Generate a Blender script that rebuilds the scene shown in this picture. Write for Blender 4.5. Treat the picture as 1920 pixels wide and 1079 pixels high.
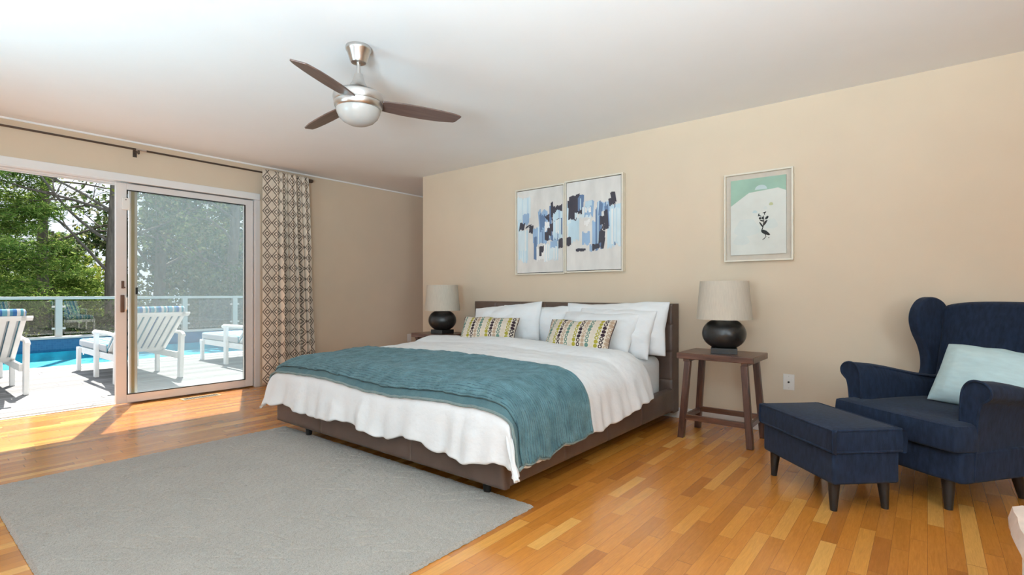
import bpy, bmesh, math, random
import numpy as np
from mathutils import Vector, Matrix, noise
from math import pi, sin, cos, radians, sqrt

for o in list(bpy.data.objects): bpy.data.objects.remove(o)
SC = bpy.context.scene
COL = SC.collection
random.seed(7)

# ------------------------------------------------------------------ camera
cam_d = bpy.data.cameras.new('camera'); cam = bpy.data.objects.new('camera', cam_d); COL.objects.link(cam)
cam.location = (0, 0, 1.033); cam.rotation_euler = (pi/2, 0, radians(38.82))
cam_d.sensor_width = 36; cam_d.lens = 968/1920*36; cam_d.shift_y = 10.3/1920; cam_d.clip_end = 200
SC.camera = cam
# ------------------------------------------------------------------ colour
SC.view_settings.view_transform = 'Standard'; SC.view_settings.look = 'None'
SC.view_settings.gamma = 1; SC.view_settings.use_curve_mapping = False
SC.view_settings.exposure = 0.0
cy = SC.cycles
cy.use_denoising = True
try: cy.denoiser = 'OPENIMAGEDENOISE'
except Exception: pass
cy.max_bounces = 10; cy.diffuse_bounces = 5; cy.glossy_bounces = 4; cy.transmission_bounces = 6; cy.transparent_max_bounces = 16
cy.caustics_reflective = False; cy.caustics_refractive = False; cy.sample_clamp_indirect = 6
# ------------------------------------------------------------------ sky
W = bpy.data.worlds.new('sky'); SC.world = W; W.use_nodes = True
wn = W.node_tree; wn.nodes.clear()
wo = wn.nodes.new('ShaderNodeOutputWorld'); wb = wn.nodes.new('ShaderNodeBackground')
tc = wn.nodes.new('ShaderNodeTexCoord'); sx = wn.nodes.new('ShaderNodeSeparateXYZ'); rp = wn.nodes.new('ShaderNodeValToRGB')
wn.links.new(tc.outputs['Generated'], sx.inputs[0]); wn.links.new(sx.outputs['Z'], rp.inputs[0])
e = rp.color_ramp.elements; e[0].position = 0.0; e[0].color = (.84, .92, 1, 1); e[1].position = 0.6; e[1].color = (.70, .83, 1, 1)
nz = wn.nodes.new('ShaderNodeTexNoise'); nz.inputs['Scale'].default_value = 3.0; nz.inputs['Detail'].default_value = 6
wn.links.new(tc.outputs['Generated'], nz.inputs['Vector'])
cr = wn.nodes.new('ShaderNodeValToRGB'); cr.color_ramp.elements[0].position = .45; cr.color_ramp.elements[1].position = .65
wn.links.new(nz.outputs['Fac'], cr.inputs[0])
mx = wn.nodes.new('ShaderNodeMix'); mx.data_type = 'RGBA'; mx.inputs[7].default_value = (1, 1, 1, 1)
wn.links.new(cr.outputs[0], mx.inputs[0]); wn.links.new(rp.outputs[0], mx.inputs[6])
wn.links.new(mx.outputs[2], wb.inputs['Color']); wb.inputs['Strength'].default_value = 1.35
wn.links.new(wb.outputs[0], wo.inputs[0])
# ------------------------------------------------------------------ sun
sd = bpy.data.lights.new('sun', 'SUN'); sun = bpy.data.objects.new('sun', sd); COL.objects.link(sun)
sd.energy = 15.0; sd.angle = radians(.53); sd.color = (1, .95, .87)
sun.rotation_euler = Vector((-1.237, .571, 2.05)).to_track_quat('Z', 'Y').to_euler(); sun.location = (-20, 8, 30)
# rectangular area lamp aimed along d
def area(name, loc, d, w, h, e, colr=(1, 1, 1), portal=False):
    l = bpy.data.lights.new(name, 'AREA'); l.shape = 'RECTANGLE'; l.size = w; l.size_y = h; l.energy = e; l.color = colr
    o = bpy.data.objects.new(name, l); COL.objects.link(o); o.location = loc
    o.rotation_euler = Vector(d).to_track_quat('-Z', 'Z').to_euler()
    if portal: l.cycles.is_portal = True
    return o
# unseen fill spots added behind and beside the camera, bounced off the ceiling
def bounce(name, loc, d, e, colr, cone=120):
    l = bpy.data.lights.new(name, 'SPOT'); l.energy = e; l.color = colr; l.spot_size = radians(cone); l.spot_blend = 1; l.shadow_soft_size = .35
    o = bpy.data.objects.new(name, l); COL.objects.link(o); o.location = loc; o.rotation_euler = Vector(d).to_track_quat('-Z', 'Z').to_euler()
FILL_COL = (.64, .86, 1)
bounce('bounce_fill_right', (.9, -1.2, 1.1), (-.1, .5, 1), 1700, FILL_COL)
bounce('bounce_fill_middle', (-.5, -.8, 1.1), (-.45, .9, 1), 740, FILL_COL)
bounce('bounce_fill_left', (-3.2, -.6, 1.1), (-.35, .75, 1), 165, (.46, .82, 1))
l_ = bpy.data.lights.new('window_fill', 'AREA'); l_.shape = 'RECTANGLE'; l_.size = 2.0; l_.size_y = 1.3; l_.energy = 115; l_.color = (.74, .91, 1)  # added fill lamp outside the unseen right window, brightens the room
o_ = bpy.data.objects.new('window_fill', l_); COL.objects.link(o_); o_.location = (2.85, -.6, 1.5); o_.rotation_euler = Vector((-1, 0, .1)).to_track_quat('-Z', 'Z').to_euler()
l_ = bpy.data.lights.new('window_fill_rear', 'AREA'); l_.shape = 'RECTANGLE'; l_.size = 4.2; l_.size_y = 1.4; l_.energy = 28; l_.color = (.74, .91, 1)  # second added fill lamp, outside the unseen rear window
o_ = bpy.data.objects.new('window_fill_rear', l_); COL.objects.link(o_); o_.location = (-2.9, -4.05, 1.45); o_.rotation_euler = Vector((0, 1, .1)).to_track_quat('-Z', 'Z').to_euler()

# ------------------------------------------------------------------ helpers
def lin(r, g, b):
    f = lambda c: (c/255/12.92) if c/255 <= .04045 else ((c/255+.055)/1.055)**2.4
    return (f(r), f(g), f(b), 1)
class NT:
    def __init__(s, name):
        s.m = bpy.data.materials.new(name); s.m.use_nodes = True; s.t = s.m.node_tree
        s.b = s.t.nodes['Principled BSDF']; s.out = s.t.nodes['Material Output']
    def n(s, typ, **kw):
        nd = s.t.nodes.new('ShaderNode'+typ)
        for k, v in kw.items(): setattr(nd, k, v)
        return nd
    def set(s, sock, v):
        if isinstance(v, bpy.types.NodeSocket): s.t.links.new(v, sock)
        elif v is not None: sock.default_value = v
    def math(s, op, a, b=None, c=None):
        nd = s.n('Math', operation=op); s.set(nd.inputs[0], a)
        if b is not None: s.set(nd.inputs[1], b)
        if c is not None: s.set(nd.inputs[2], c)
        return nd.outputs[0]
    def mix(s, f, a, b, blend='MIX'):
        nd = s.n('Mix', data_type='RGBA', blend_type=blend); s.set(nd.inputs[0], f); s.set(nd.inputs[6], a); s.set(nd.inputs[7], b)
        return nd.outputs[2]
    def ramp(s, f, stops, interp='LINEAR'):
        nd = s.n('ValToRGB'); s.set(nd.inputs[0], f); r = nd.color_ramp; r.interpolation = interp
        while len(r.elements) < len(stops): r.elements.new(.5)
        for el, (p, c) in zip(r.elements, stops): el.position = p; el.color = c
        return nd.outputs[0]
    def coord(s, kind='Object'): return s.n('TexCoord').outputs[kind]
    def mapping(s, v, scale=(1, 1, 1), rot=(0, 0, 0), loc=(0, 0, 0)):
        nd = s.n('Mapping'); s.set(nd.inputs[0], v); nd.inputs['Scale'].default_value = scale; nd.inputs['Rotation'].default_value = rot
        nd.inputs['Location'].default_value = loc; return nd.outputs[0]
    def noise(s, v, scale, detail=3, rough=.5, dist=0):
        nd = s.n('TexNoise'); s.set(nd.inputs['Vector'], v); nd.inputs['Scale'].default_value = scale; nd.inputs['Detail'].default_value = detail
        nd.inputs['Roughness'].default_value = rough; nd.inputs['Distortion'].default_value = dist; return nd.outputs['Fac']
    def bump(s, h, strength=.3, dist=.01, prev=None):
        nd = s.n('Bump'); s.set(nd.inputs['Height'], h); nd.inputs['Strength'].default_value = strength; nd.inputs['Distance'].default_value = dist
        if prev is not None: s.set(nd.inputs['Normal'], prev)
        s.t.links.new(nd.outputs[0], s.b.inputs['Normal']); return nd.outputs[0]
    def p(s, **kw):
        for k, v in kw.items(): s.set(s.b.inputs[k.replace('_', ' ')], v)
        return s
def var_mat(name, c, rough=.5, var=.12, scale=8, bump=0, bscale=200, bdist=.002, metal=0, stretch=(1, 1, 1), coat=0, spec=.5, sheen=0):
    k = NT(name); v = k.mapping(k.coord(), scale=stretch); nf = k.noise(v, scale, 4)
    dark = tuple(x*(1-var) for x in c[:3])+(1,); light = tuple(min(1, x*(1+var)) for x in c[:3])+(1,)
    k.p(Base_Color=k.ramp(nf, [(.3, dark), (.7, light)]), Roughness=rough, Metallic=metal, Coat_Weight=coat, Specular_IOR_Level=spec)
    if sheen: k.p(Sheen_Weight=sheen, Sheen_Roughness=.5)
    if bump: k.bump(k.noise(v, bscale, 3), bump, bdist)
    return k.m

def link(o, parent=None):
    COL.objects.link(o)
    if parent is not None: o.parent = parent
    return o
def obj(name, bm, mat, parent=None, smooth=True, bevel=0, seg=3, sub=0, solid=0, loc=None, rot=None, angle=35):
    me = bpy.data.meshes.new(name); bm.normal_update(); bm.to_mesh(me); bm.free()
    mats = mat if isinstance(mat, (list, tuple)) else [mat]
    for m in mats: me.materials.append(m)
    o = bpy.data.objects.new(name, me); link(o, parent)
    if smooth:
        for p in me.polygons: p.use_smooth = True
        if not sub:
            try: me.set_sharp_from_angle(angle=radians(angle))
            except Exception: pass
    if solid:
        m = o.modifiers.new('solid', 'SOLIDIFY'); m.thickness = solid; m.offset = -1
    if bevel:
        m = o.modifiers.new('bevel', 'BEVEL'); m.width = bevel; m.segments = seg; m.limit_method = 'ANGLE'; m.angle_limit = radians(30)
        m.harden_normals = False
    if sub:
        m = o.modifiers.new('sub', 'SUBSURF'); m.levels = sub; m.render_levels = sub
    if loc: o.location = loc
    if rot: o.rotation_euler = rot
    return o
def thing(name, label, cat, loc=(0, 0, 0), rotz=0, group=None):
    o = bpy.data.objects.new(name, None); link(o); o.location = loc; o.rotation_euler = (0, 0, rotz); o.empty_display_size = .1
    return tag(o, label, cat, group)
def tag(o, label, cat, group=None, kind=None):
    o['label'] = label; o['category'] = cat
    if group: o['group'] = group
    if kind: o['kind'] = kind
    return o
def struct(o, label=None, cat=None):
    o['kind'] = 'structure'
    if label: o['label'] = label
    if cat: o['category'] = cat
    return o
def box(bm, x0, x1, y0, y1, z0, z1, mi=0):
    vs = [bm.verts.new((x, y, z)) for z in (z0, z1) for x, y in ((x0, y0), (x1, y0), (x1, y1), (x0, y1))]
    for f in ((3, 2, 1, 0), (4, 5, 6, 7), (0, 1, 5, 4), (1, 2, 6, 5), (2, 3, 7, 6), (3, 0, 4, 7)):
        fc = bm.faces.new([vs[i] for i in f]); fc.material_index = mi
    return vs
def BX(*a):
    bm = bmesh.new(); box(bm, *a); return bm
def hexa(bm, lo, hi):
    """eight corners: lo four (ccw), hi four"""
    vs = [bm.verts.new(p) for p in list(lo)+list(hi)]
    for f in ((3, 2, 1, 0), (4, 5, 6, 7), (0, 1, 5, 4), (1, 2, 6, 5), (2, 3, 7, 6), (3, 0, 4, 7)): bm.faces.new([vs[i] for i in f])
def rings(bm, rs, close=True, cap=True, mi=0):
    R = [[bm.verts.new(p) for p in r] for r in rs]; n = len(R[0])
    for a, b in zip(R, R[1:]):
        for i in range(n if close else n-1):
            j = (i+1) % n; f = bm.faces.new((a[i], a[j], b[j], b[i])); f.material_index = mi
    if cap and close:
        bm.faces.new(R[0][::-1]).material_index = mi; bm.faces.new(R[-1]).material_index = mi
    return R
def lathe(bm, prof, seg=40, c=(0, 0, 0), cap=True):
    rings(bm, [[(c[0]+r*cos(2*pi*i/seg), c[1]+r*sin(2*pi*i/seg), c[2]+z) for i in range(seg)] for r, z in prof], cap=cap)
def tube(bm, pts, r, seg=10, cap=True, closed=False):
    pts = [Vector(p) for p in pts]; n = len(pts); rs = []
    up = None
    for i, p in enumerate(pts):
        if closed: t = pts[(i+1) % n]-pts[i-1]
        else: t = pts[min(i+1, n-1)]-pts[max(i-1, 0)]
        t.normalize()
        if up is None: up = t.orthogonal().normalized()
        else:
            up = up-t*up.dot(t); up.normalize()
        b = t.cross(up); rr = r(i/(n-1)) if callable(r) else r
        rs.append([p+(up*cos(2*pi*k/seg)+b*sin(2*pi*k/seg))*rr for k in range(seg)])
    if closed: rs.append(rs[0])
    rings(bm, rs, cap=cap and not closed)
def extr(bm, poly, axis, a, b, mi=0):
    """extrude a 2-D outline along an axis from a to b"""
    def P(q, t):
        return {'x': (t, q[0], q[1]), 'y': (q[0], t, q[1]), 'z': (q[0], q[1], t)}[axis]
    rings(bm, [[P(q, a) for q in poly], [P(q, b) for q in poly]], mi=mi)
def grid(bm, f, nu, nv, uv=None, mi=0, flip=False):
    V = [[bm.verts.new(f(i/nu, j/nv)) for j in range(nv+1)] for i in range(nu+1)]
    lay = bm.loops.layers.uv.verify() if uv else None
    for i in range(nu):
        for j in range(nv):
            q = [(i, j), (i+1, j), (i+1, j+1), (i, j+1)]
            if flip: q = q[::-1]
            fc = bm.faces.new([V[a][b] for a, b in q]); fc.material_index = mi
            if uv:
                for lp, (a, b) in zip(fc.loops, q): lp[lay].uv = uv(a/nu, b/nv)
    return V
def spline(P, n=5, closed=True):
    out = []; N = len(P)
    for i in range(N if closed else N-1):
        p0, p1, p2, p3 = [Vector(P[(i+d) % N] if closed else P[min(N-1, max(0, i+d))]) for d in (-1, 0, 1, 2)]
        for k in range(n):
            t = k/n; out.append(tuple(.5*((2*p1)+(p2-p0)*t+(2*p0-5*p1+4*p2-p3)*t*t+(3*p1-p0-3*p2+p3)*t**3)))
    if not closed: out.append(tuple(P[-1]))
    return out
def sm(a, b, x):
    t = min(1, max(0, (x-a)/(b-a))); return t*t*(3-2*t)
def ns(x, y, z=0): return noise.noise(Vector((x, y, z)))

# ------------------------------------------------------------------ materials
M_wall = var_mat('wall_paint', (.66, .54, .405, 1), .85, .02, 3, .05, 300, .001)
M_ceil = var_mat('ceiling_paint', (.83, .83, .82, 1), .9, .01, 3)
M_trim = var_mat('white_trim', (.78, .77, .76, 1), .4, .02, 4)
M_vinyl = var_mat('white_vinyl', (.74, .71, .69, 1), .35, .02, 4)
M_black = var_mat('black_wood', (.012, .011, .011, 1), .35, .2, 12)
M_leather = var_mat('brown_leather', (.10, .063, .048, 1), .42, .14, 9, .25, 260, .0015)
M_sheet = var_mat('white_cotton', (.74, .745, .75, 1), .9, .012, 6, .34, 26, .008, sheen=.1)
M_shade = var_mat('beige_linen', (.50, .44, .36, 1), .95, .06, 120, .2, 420, .001, stretch=(1, 1, .12))
M_ceramic = var_mat('black_ceramic', (.016, .014, .013, 1), .33, .35, 30, .12, 60, .002)
M_navy = var_mat('navy_velvet', (.0095, .018, .040, 1), .85, .34, 55, .25, 160, .003, stretch=(1, 1, .35), sheen=.05, spec=.25)
M_mint = var_mat('mint_cotton', (.50, .64, .65, 1), .92, .05, 30, .25, 70, .003, stretch=(.5, 1, 2))
M_nickel = var_mat('brushed_nickel', (.62, .59, .56, 1), .28, .04, 40, metal=1, stretch=(1, 1, 20))
M_bronze = var_mat('dark_bronze', (.09, .065, .05, 1), .4, .1, 20, metal=.6)
M_opal = var_mat('opal_glass', (.42, .39, .36, 1), .25, .01, 3)
M_plate = var_mat('white_plastic', (.80, .78, .74, 1), .4, .02, 4)
M_gap = var_mat('dark_gap', (.01, .01, .01, 1), .8, .1, 4)
M_brass = var_mat('brown_enamel', (.13, .07, .045, 1), .4, .12, 30)
M_white = var_mat('white_painted_wood', (.85, .85, .84, 1), .5, .03, 9)
M_tan = var_mat('tan_weathered_edge', (.36, .30, .17, 1), .6, .15, 14, stretch=(1, 1, .1))
M_cream = var_mat('champagne_frame', (.70, .64, .53, 1), .4, .04, 12)
M_mat = var_mat('beige_mount', (.58, .51, .43, 1), .9, .03, 30)

def wood(name, dark, mid, light, rough=.3, axis='x', scale=1.0, coat=.3):
    k = NT(name); st = {'x': (1.2, 14, 14), 'y': (14, 1.2, 14), 'z': (14, 14, 1.2)}[axis]
    v = k.mapping(k.coord(), scale=tuple(a*scale for a in st))
    g = k.noise(v, 3.2, 8, .62, .6)
    k.p(Base_Color=k.ramp(g, [(.28, dark), (.5, mid), (.74, light)]), Roughness=rough, Coat_Weight=coat, Coat_Roughness=.25)
    k.bump(g, .12, .002); return k.m
M_walnutZ = wood('dark_walnut_upright', (.03, .011, .007, 1), (.075, .028, .016, 1), (.125, .05, .03, 1), .38, 'z', 1.0, .08)
M_walnutX = wood('dark_walnut', (.035, .013, .008, 1), (.095, .036, .020, 1), (.17, .07, .04, 1), .30, 'x', 1.0, .15)
M_blade = wood('fan_blade_wood', (.075, .045, .036, 1), (.12, .072, .058, 1), (.17, .11, .09, 1), .38, 'x', 1.0, .1)

def floor_mat(name, pw, ln, axis, cols, gapc, rough, gapw=.018, endw=.004, grain=.35, coat=0, spec=.5):
    """boards pw wide, about ln long, running along Y (axis 'y')"""
    k = NT(name); s3 = k.n('SeparateXYZ'); k.set(s3.inputs[0], k.coord())
    a, b = (s3.outputs[0], s3.outputs[1]) if axis == 'y' else (s3.outputs[1], s3.outputs[0])
    ar = k.math('DIVIDE', a, pw); row = k.math('FLOOR', ar); fr = k.math('FRACT', ar)
    wn1 = k.n('TexWhiteNoise', noise_dimensions='1D'); k.set(wn1.inputs['W'], row)
    off = k.math('MULTIPLY', wn1.outputs['Value'], 37.7)
    lnr = k.math('MULTIPLY_ADD', wn1.outputs['Value'], ln*.8, ln*.6)
    br = k.math('ADD', k.math('DIVIDE', b, lnr), off); colm = k.math('FLOOR', br); fb = k.math('FRACT', br)
    cmb = k.n('CombineXYZ'); k.set(cmb.inputs[0], row); k.set(cmb.inputs[1], colm)
    wn2 = k.n('TexWhiteNoise', noise_dimensions='3D'); k.set(wn2.inputs['Vector'], cmb.outputs[0])
    base = k.ramp(wn2.outputs['Value'], cols)
    # grain shifted per board
    cm2 = k.n('CombineXYZ'); k.set(cm2.inputs[0], k.math('MULTIPLY_ADD', wn2.outputs['Value'], 31, a)); k.set(cm2.inputs[1], k.math('MULTIPLY', b, .085)); k.set(cm2.inputs[2], wn2.outputs['Value'])
    g = k.noise(cm2.outputs[0], 130, 6, .65, 1.2)
    g2 = k.noise(cm2.outputs[0], 26, 5, .62, 4.0)
    gm = k.math('MULTIPLY_ADD', k.math('ADD', k.math('MULTIPLY', g, .6), k.math('MULTIPLY', g2, .4)), 2*grain, 1-grain)
    cc = k.n('CombineXYZ'); [k.set(cc.inputs[i], gm) for i in range(3)]
    c = k.mix(1.0, base, cc.outputs[0], 'MULTIPLY')
    e1 = k.math('LESS_THAN', fr, gapw); e2 = k.math('LESS_THAN', fb, endw); gap = k.math('MAXIMUM', e1, e2)
    k.p(Base_Color=k.mix(k.math('MULTIPLY', gap, .75), c, gapc), Roughness=rough, Coat_Weight=coat, Coat_Roughness=.18, Specular_IOR_Level=spec)
    k.bump(k.math('SUBTRACT', k.math('MULTIPLY', g, .08), gap), .25, .002)
    return k.m
M_floor = floor_mat('oak_strip_floor', .058, .55, 'y',
    [(0, (.40, .130, .020, 1)), (.25, (.50, .176, .026, 1)), (.75, (.58, .210, .032, 1)), (.90, (.63, .258, .046, 1)), (1, (.72, .35, .085, 1))],
    (.16, .06, .02, 1), .27, .022, .004, .46, .55)
M_deck = floor_mat('grey_deck_boards', .135, 4.0, 'y',
    [(0, (.19, .19, .192, 1)), (.5, (.235, .235, .237, 1)), (1, (.29, .29, .292, 1))], (.03, .03, .03, 1), .85, .075, .0015, .25, spec=.1)

def glass_mat(name, tint=(.95, .98, .97, 1), refl=.12, haze=0):
    k = NT(name); k.t.nodes.remove(k.b)
    tr = k.n('BsdfTransparent'); tr.inputs[0].default_value = tint
    gl = k.n('BsdfGlossy'); gl.inputs['Roughness'].default_value = .01
    fr = k.n('Fresnel'); fr.inputs[0].default_value = 1.45
    nzf = k.noise(k.coord(), 2, 2); front = k.math('SUBTRACT', 1, k.n('NewGeometry').outputs['Backfacing'])
    ms = k.n('MixShader'); k.set(ms.inputs[0], k.math('MULTIPLY', front, k.math('MULTIPLY', fr.outputs[0], k.math('MULTIPLY_ADD', nzf, .1, refl*8)))); k.set(ms.inputs[1], tr.outputs[0]); k.set(ms.inputs[2], gl.outputs[0])
    k.t.links.new(ms.outputs[0], k.out.inputs[0]); return k.m
M_glass = glass_mat('clear_door_glass', (.975, .988, .988, 1), .10)
M_rglass = glass_mat('railing_glass', (.90, .935, .93, 1), .38)
def mesh_mat():
    k = NT('insect_screen'); k.t.nodes.remove(k.b)
    tr = k.n('BsdfTransparent'); df = k.n('BsdfDiffuse'); tl = k.n('BsdfTranslucent')
    v = k.coord(); w1 = k.n('TexWave', wave_type='BANDS', bands_direction='Y'); w1.inputs['Scale'].default_value = 60; k.set(w1.inputs[0], v)
    w2 = k.n('TexWave', wave_type='BANDS', bands_direction='Z'); w2.inputs['Scale'].default_value = 60; k.set(w2.inputs[0], v)
    n3 = k.noise(v, 60, 2)
    fac = k.math('MULTIPLY_ADD', k.math('ADD', k.math('ADD', w1.outputs['Fac'], w2.outputs['Fac']), n3), .06, .215)
    df.inputs[0].default_value = (.45, .47, .48, 1); tl.inputs[0].default_value = (.46, .56, .61, 1)
    a = k.n('MixShader'); a.inputs[0].default_value = .5; k.set(a.inputs[1], df.outputs[0]); k.set(a.inputs[2], tl.outputs[0])
    ms = k.n('MixShader'); k.set(ms.inputs[0], fac); k.set(ms.inputs[1], tr.outputs[0]); k.set(ms.inputs[2], a.outputs[0])
    k.t.links.new(ms.outputs[0], k.out.inputs[0]); return k.m
M_mesh = mesh_mat()
def water_mat():
    k = NT('pool_water'); k.t.nodes.remove(k.b)
    tr = k.n('BsdfTransparent'); tr.inputs[0].default_value = (.60, .93, .98, 1)
    gl = k.n('BsdfGlossy'); gl.inputs['Roughness'].default_value = .06
    lw = k.n('LayerWeight'); lw.inputs[0].default_value = .25
    nf = k.noise(k.mapping(k.coord(), scale=(1, .6, 1)), 5, 4, .6, 1)
    bp = k.n('Bump'); bp.inputs['Strength'].default_value = .35; bp.inputs['Distance'].default_value = .06; k.set(bp.inputs['Height'], nf)
    k.set(gl.inputs['Normal'], bp.outputs[0]); k.set(lw.inputs['Normal'], bp.outputs[0])
    ms = k.n('MixShader'); k.set(ms.inputs[0], k.math('MULTIPLY', lw.outputs['Fresnel'], .35)); k.set(ms.inputs[1], tr.outputs[0]); k.set(ms.inputs[2], gl.outputs[0])
    k.t.links.new(ms.outputs[0], k.out.inputs[0]); return k.m
M_water = water_mat()
def tile_mat(name, c1, c2, grout, s):
    k = NT(name); br = k.n('TexBrick'); v = k.coord()
    s3 = k.n('SeparateXYZ'); k.set(s3.inputs[0], v); cb = k.n('CombineXYZ'); k.set(cb.inputs[0], s3.outputs[1]); k.set(cb.inputs[1], k.math('ADD', s3.outputs[2], s3.outputs[0]))
    k.set(br.inputs['Vector'], cb.outputs[0]); br.inputs['Scale'].default_value = 1; br.offset = 0
    br.inputs['Brick Width'].default_value = s; br.inputs['Row Height'].default_value = s; br.inputs['Mortar Size'].default_value = s*.06
    br.inputs['Color1'].default_value = c1; br.inputs['Color2'].default_value = c2; br.inputs['Mortar'].default_value = grout
    k.p(Base_Color=br.outputs['Color'], Roughness=.3); return k.m
M_tile = tile_mat('blue_mosaic_tile', (.012, .12, .28, 1), (.022, .16, .34, 1), (.035, .17, .33, 1), .04)
M_pool = var_mat('aqua_plaster', (0.0960, 0.3300, 0.4320, 1), .6, .2, 5)
M_deep = var_mat('deep_blue_plaster', (.04, .60, .90, 1), .6, .35, 4)
M_coping = var_mat('pale_stone_coping', (.62, .61, .58, 1), .8, .06, 6)
M_rail = var_mat('grey_painted_rail', (.58, .57, .52, 1), .45, .03, 5)
M_bark = var_mat('grey_brown_bark', (0.1575, 0.1295, 0.1070, 1), .9, .35, 12, .7, 22, .03, stretch=(1, 1, .25))
def leaf_mat(name, cs):
    k = NT(name); k.t.nodes.remove(k.b)
    oi = k.n('Attribute'); oi.attribute_name = 'tint'; oi.attribute_type = 'GEOMETRY'
    c = k.ramp(oi.outputs['Fac'], [(i/(len(cs)-1), x) for i, x in enumerate(cs)])
    d = k.n('BsdfDiffuse'); t = k.n('BsdfTranslucent'); k.set(d.inputs[0], c); k.set(t.inputs[0], c)
    ms = k.n('MixShader'); ms.inputs[0].default_value = .45; k.set(ms.inputs[1], d.outputs[0]); k.set(ms.inputs[2], t.outputs[0])
    k.t.links.new(ms.outputs[0], k.out.inputs[0]); return k.m
M_pine = leaf_mat('pine_needles', [(.07, .14, .03, 1), (.14, .24, .05, 1), (.24, .34, .08, 1), (.38, .46, .13, 1)])
M_leaf = leaf_mat('spring_leaves', [(0.0992, 0.1612, 0.0310, 1), (0.2108, 0.2604, 0.0434, 1), (0.3100, 0.3100, 0.0558, 1), (0.1736, 0.2232, 0.0806, 1)])
M_shrub = leaf_mat('shrub_leaves', [(0.0356, 0.0713, 0.0250, 1), (0.0784, 0.1212, 0.0428, 1), (0.1355, 0.1782, 0.0713, 1), (0.2139, 0.2139, 0.1283, 1)])
M_ground = var_mat('leafy_ground', (.075, .075, .04, 1), 1, .5, 2, .5, 12, .05)
M_shingle = var_mat('grey_shingle', (.30, .29, .27, 1), .85, .15, 8, .3, 30, .01)

# ------------------------------------------------------------------ room shell
XL, YB, HC = -5.74, 4.2, 2.44
DY0, DY1, DH = .40, 2.70, 2.085
struct(obj('floor', BX(-5.84, 2.6, -3.8, 8.0, -.05, 0), M_floor, smooth=False))
struct(obj('ceiling', BX(-5.9, 2.75, -3.95, 8.0, HC, HC+.1), M_ceil, smooth=False))
bm = bmesh.new()   # wall with the sliding door
for y0, y1, z0, z1 in ((-3.95, DY0, -.3, HC), (DY0, DY1, DH, HC), (DY1, 8.0, -.3, HC)):
    box(bm, XL-.16, XL, y0, y1, z0, z1)
wl = struct(obj('wall_left', bm, [M_wall], smooth=False))
bm = bmesh.new()
for y0, y1, z0, z1 in ((-3.95, DY0, -.3, 2.7), (DY0, DY1, DH+.03, 2.7), (DY1, 8.0, -.3, 2.7)):
    box(bm, XL-.18, XL-.16, y0, y1, z0, z1)
struct(obj('wall_exterior', bm, M_shingle, smooth=False))
struct(obj('wall_back', BX(-4.765, 2.6, YB, YB+.14, 0, HC), M_wall, smooth=False))
struct(obj('wall_passage', BX(-5.74, -1.0, 7.2, 7.34, 0, HC), M_wall, smooth=False))
bm = bmesh.new()
for y0, y1, z0, z1 in ((-3.95, -1.7, 0, HC), (-1.7, .5, 0, .8), (-1.7, .5, 2.2, HC), (.5, 4.34, 0, HC)): box(bm, 2.6, 2.75, y0, y1, z0, z1)
struct(obj('wall_right', bm, M_wall, smooth=False))
bm = bmesh.new()
for x0, x1, z0, z1 in ((-5.9, -5.1, 0, HC), (-5.1, -.7, 0, .7), (-5.1, -.7, 2.2, HC), (-.7, 2.75, 0, HC)): box(bm, x0, x1, -3.95, -3.8, z0, z1)
struct(obj('wall_rear', bm, M_wall, smooth=False))
struct(obj('baseboard_back', BX(-4.775, 2.6, YB-.014, YB, 0, .085), M_trim, smooth=False, bevel=.004))
struct(obj('baseboard_left', BX(XL, XL+.014, DY1+.08, 7.2, 0, .085), M_trim, smooth=False, bevel=.004))
# white bead where the door wall meets the ceiling
struct(obj('trim_1', BX(XL, XL+.012, -3.8, 7.2, HC-.014, HC), M_ceil, smooth=False))
# door casing
bm = bmesh.new(); box(bm, XL, XL+.018, DY0-.06, DY1-.01, 2.055, 2.125); struct(obj('trim_2', bm, M_trim, smooth=False, bevel=.004))
bm = bmesh.new(); box(bm, XL, XL+.018, DY0-.06, DY0+.03, 0, 2.055); struct(obj('trim_3', bm, M_trim, smooth=False, bevel=.004))
# out-of-frame windows, added as openings for the fill light
def window(name, x0, x1, y0, y1, z0, z1, axis):
    bm = bmesh.new(); t = .05
    if axis == 'x':
        for a, b, c, d in ((y0, y1, z0, z0+t), (y0, y1, z1-t, z1), (y0, y0+t, z0+t, z1-t), (y1-t, y1, z0+t, z1-t)): box(bm, x0, x1, a, b, c, d)
    else:
        for a, b, c, d in ((x0, x1, z0, z0+t), (x0, x1, z1-t, z1), (x0, x0+t, z0+t, z1-t), (x1-t, x1, z0+t, z1-t)): box(bm, a, b, y0, y1, c, d)
    return struct(obj(name, bm, M_vinyl, smooth=False))
window('window_1', -5.1, -.7, -3.92, -3.83, .7, 2.2, 'y')
window('window_2', 2.63, 2.72, -1.7, .5, .8, 2.2, 'x')

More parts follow.
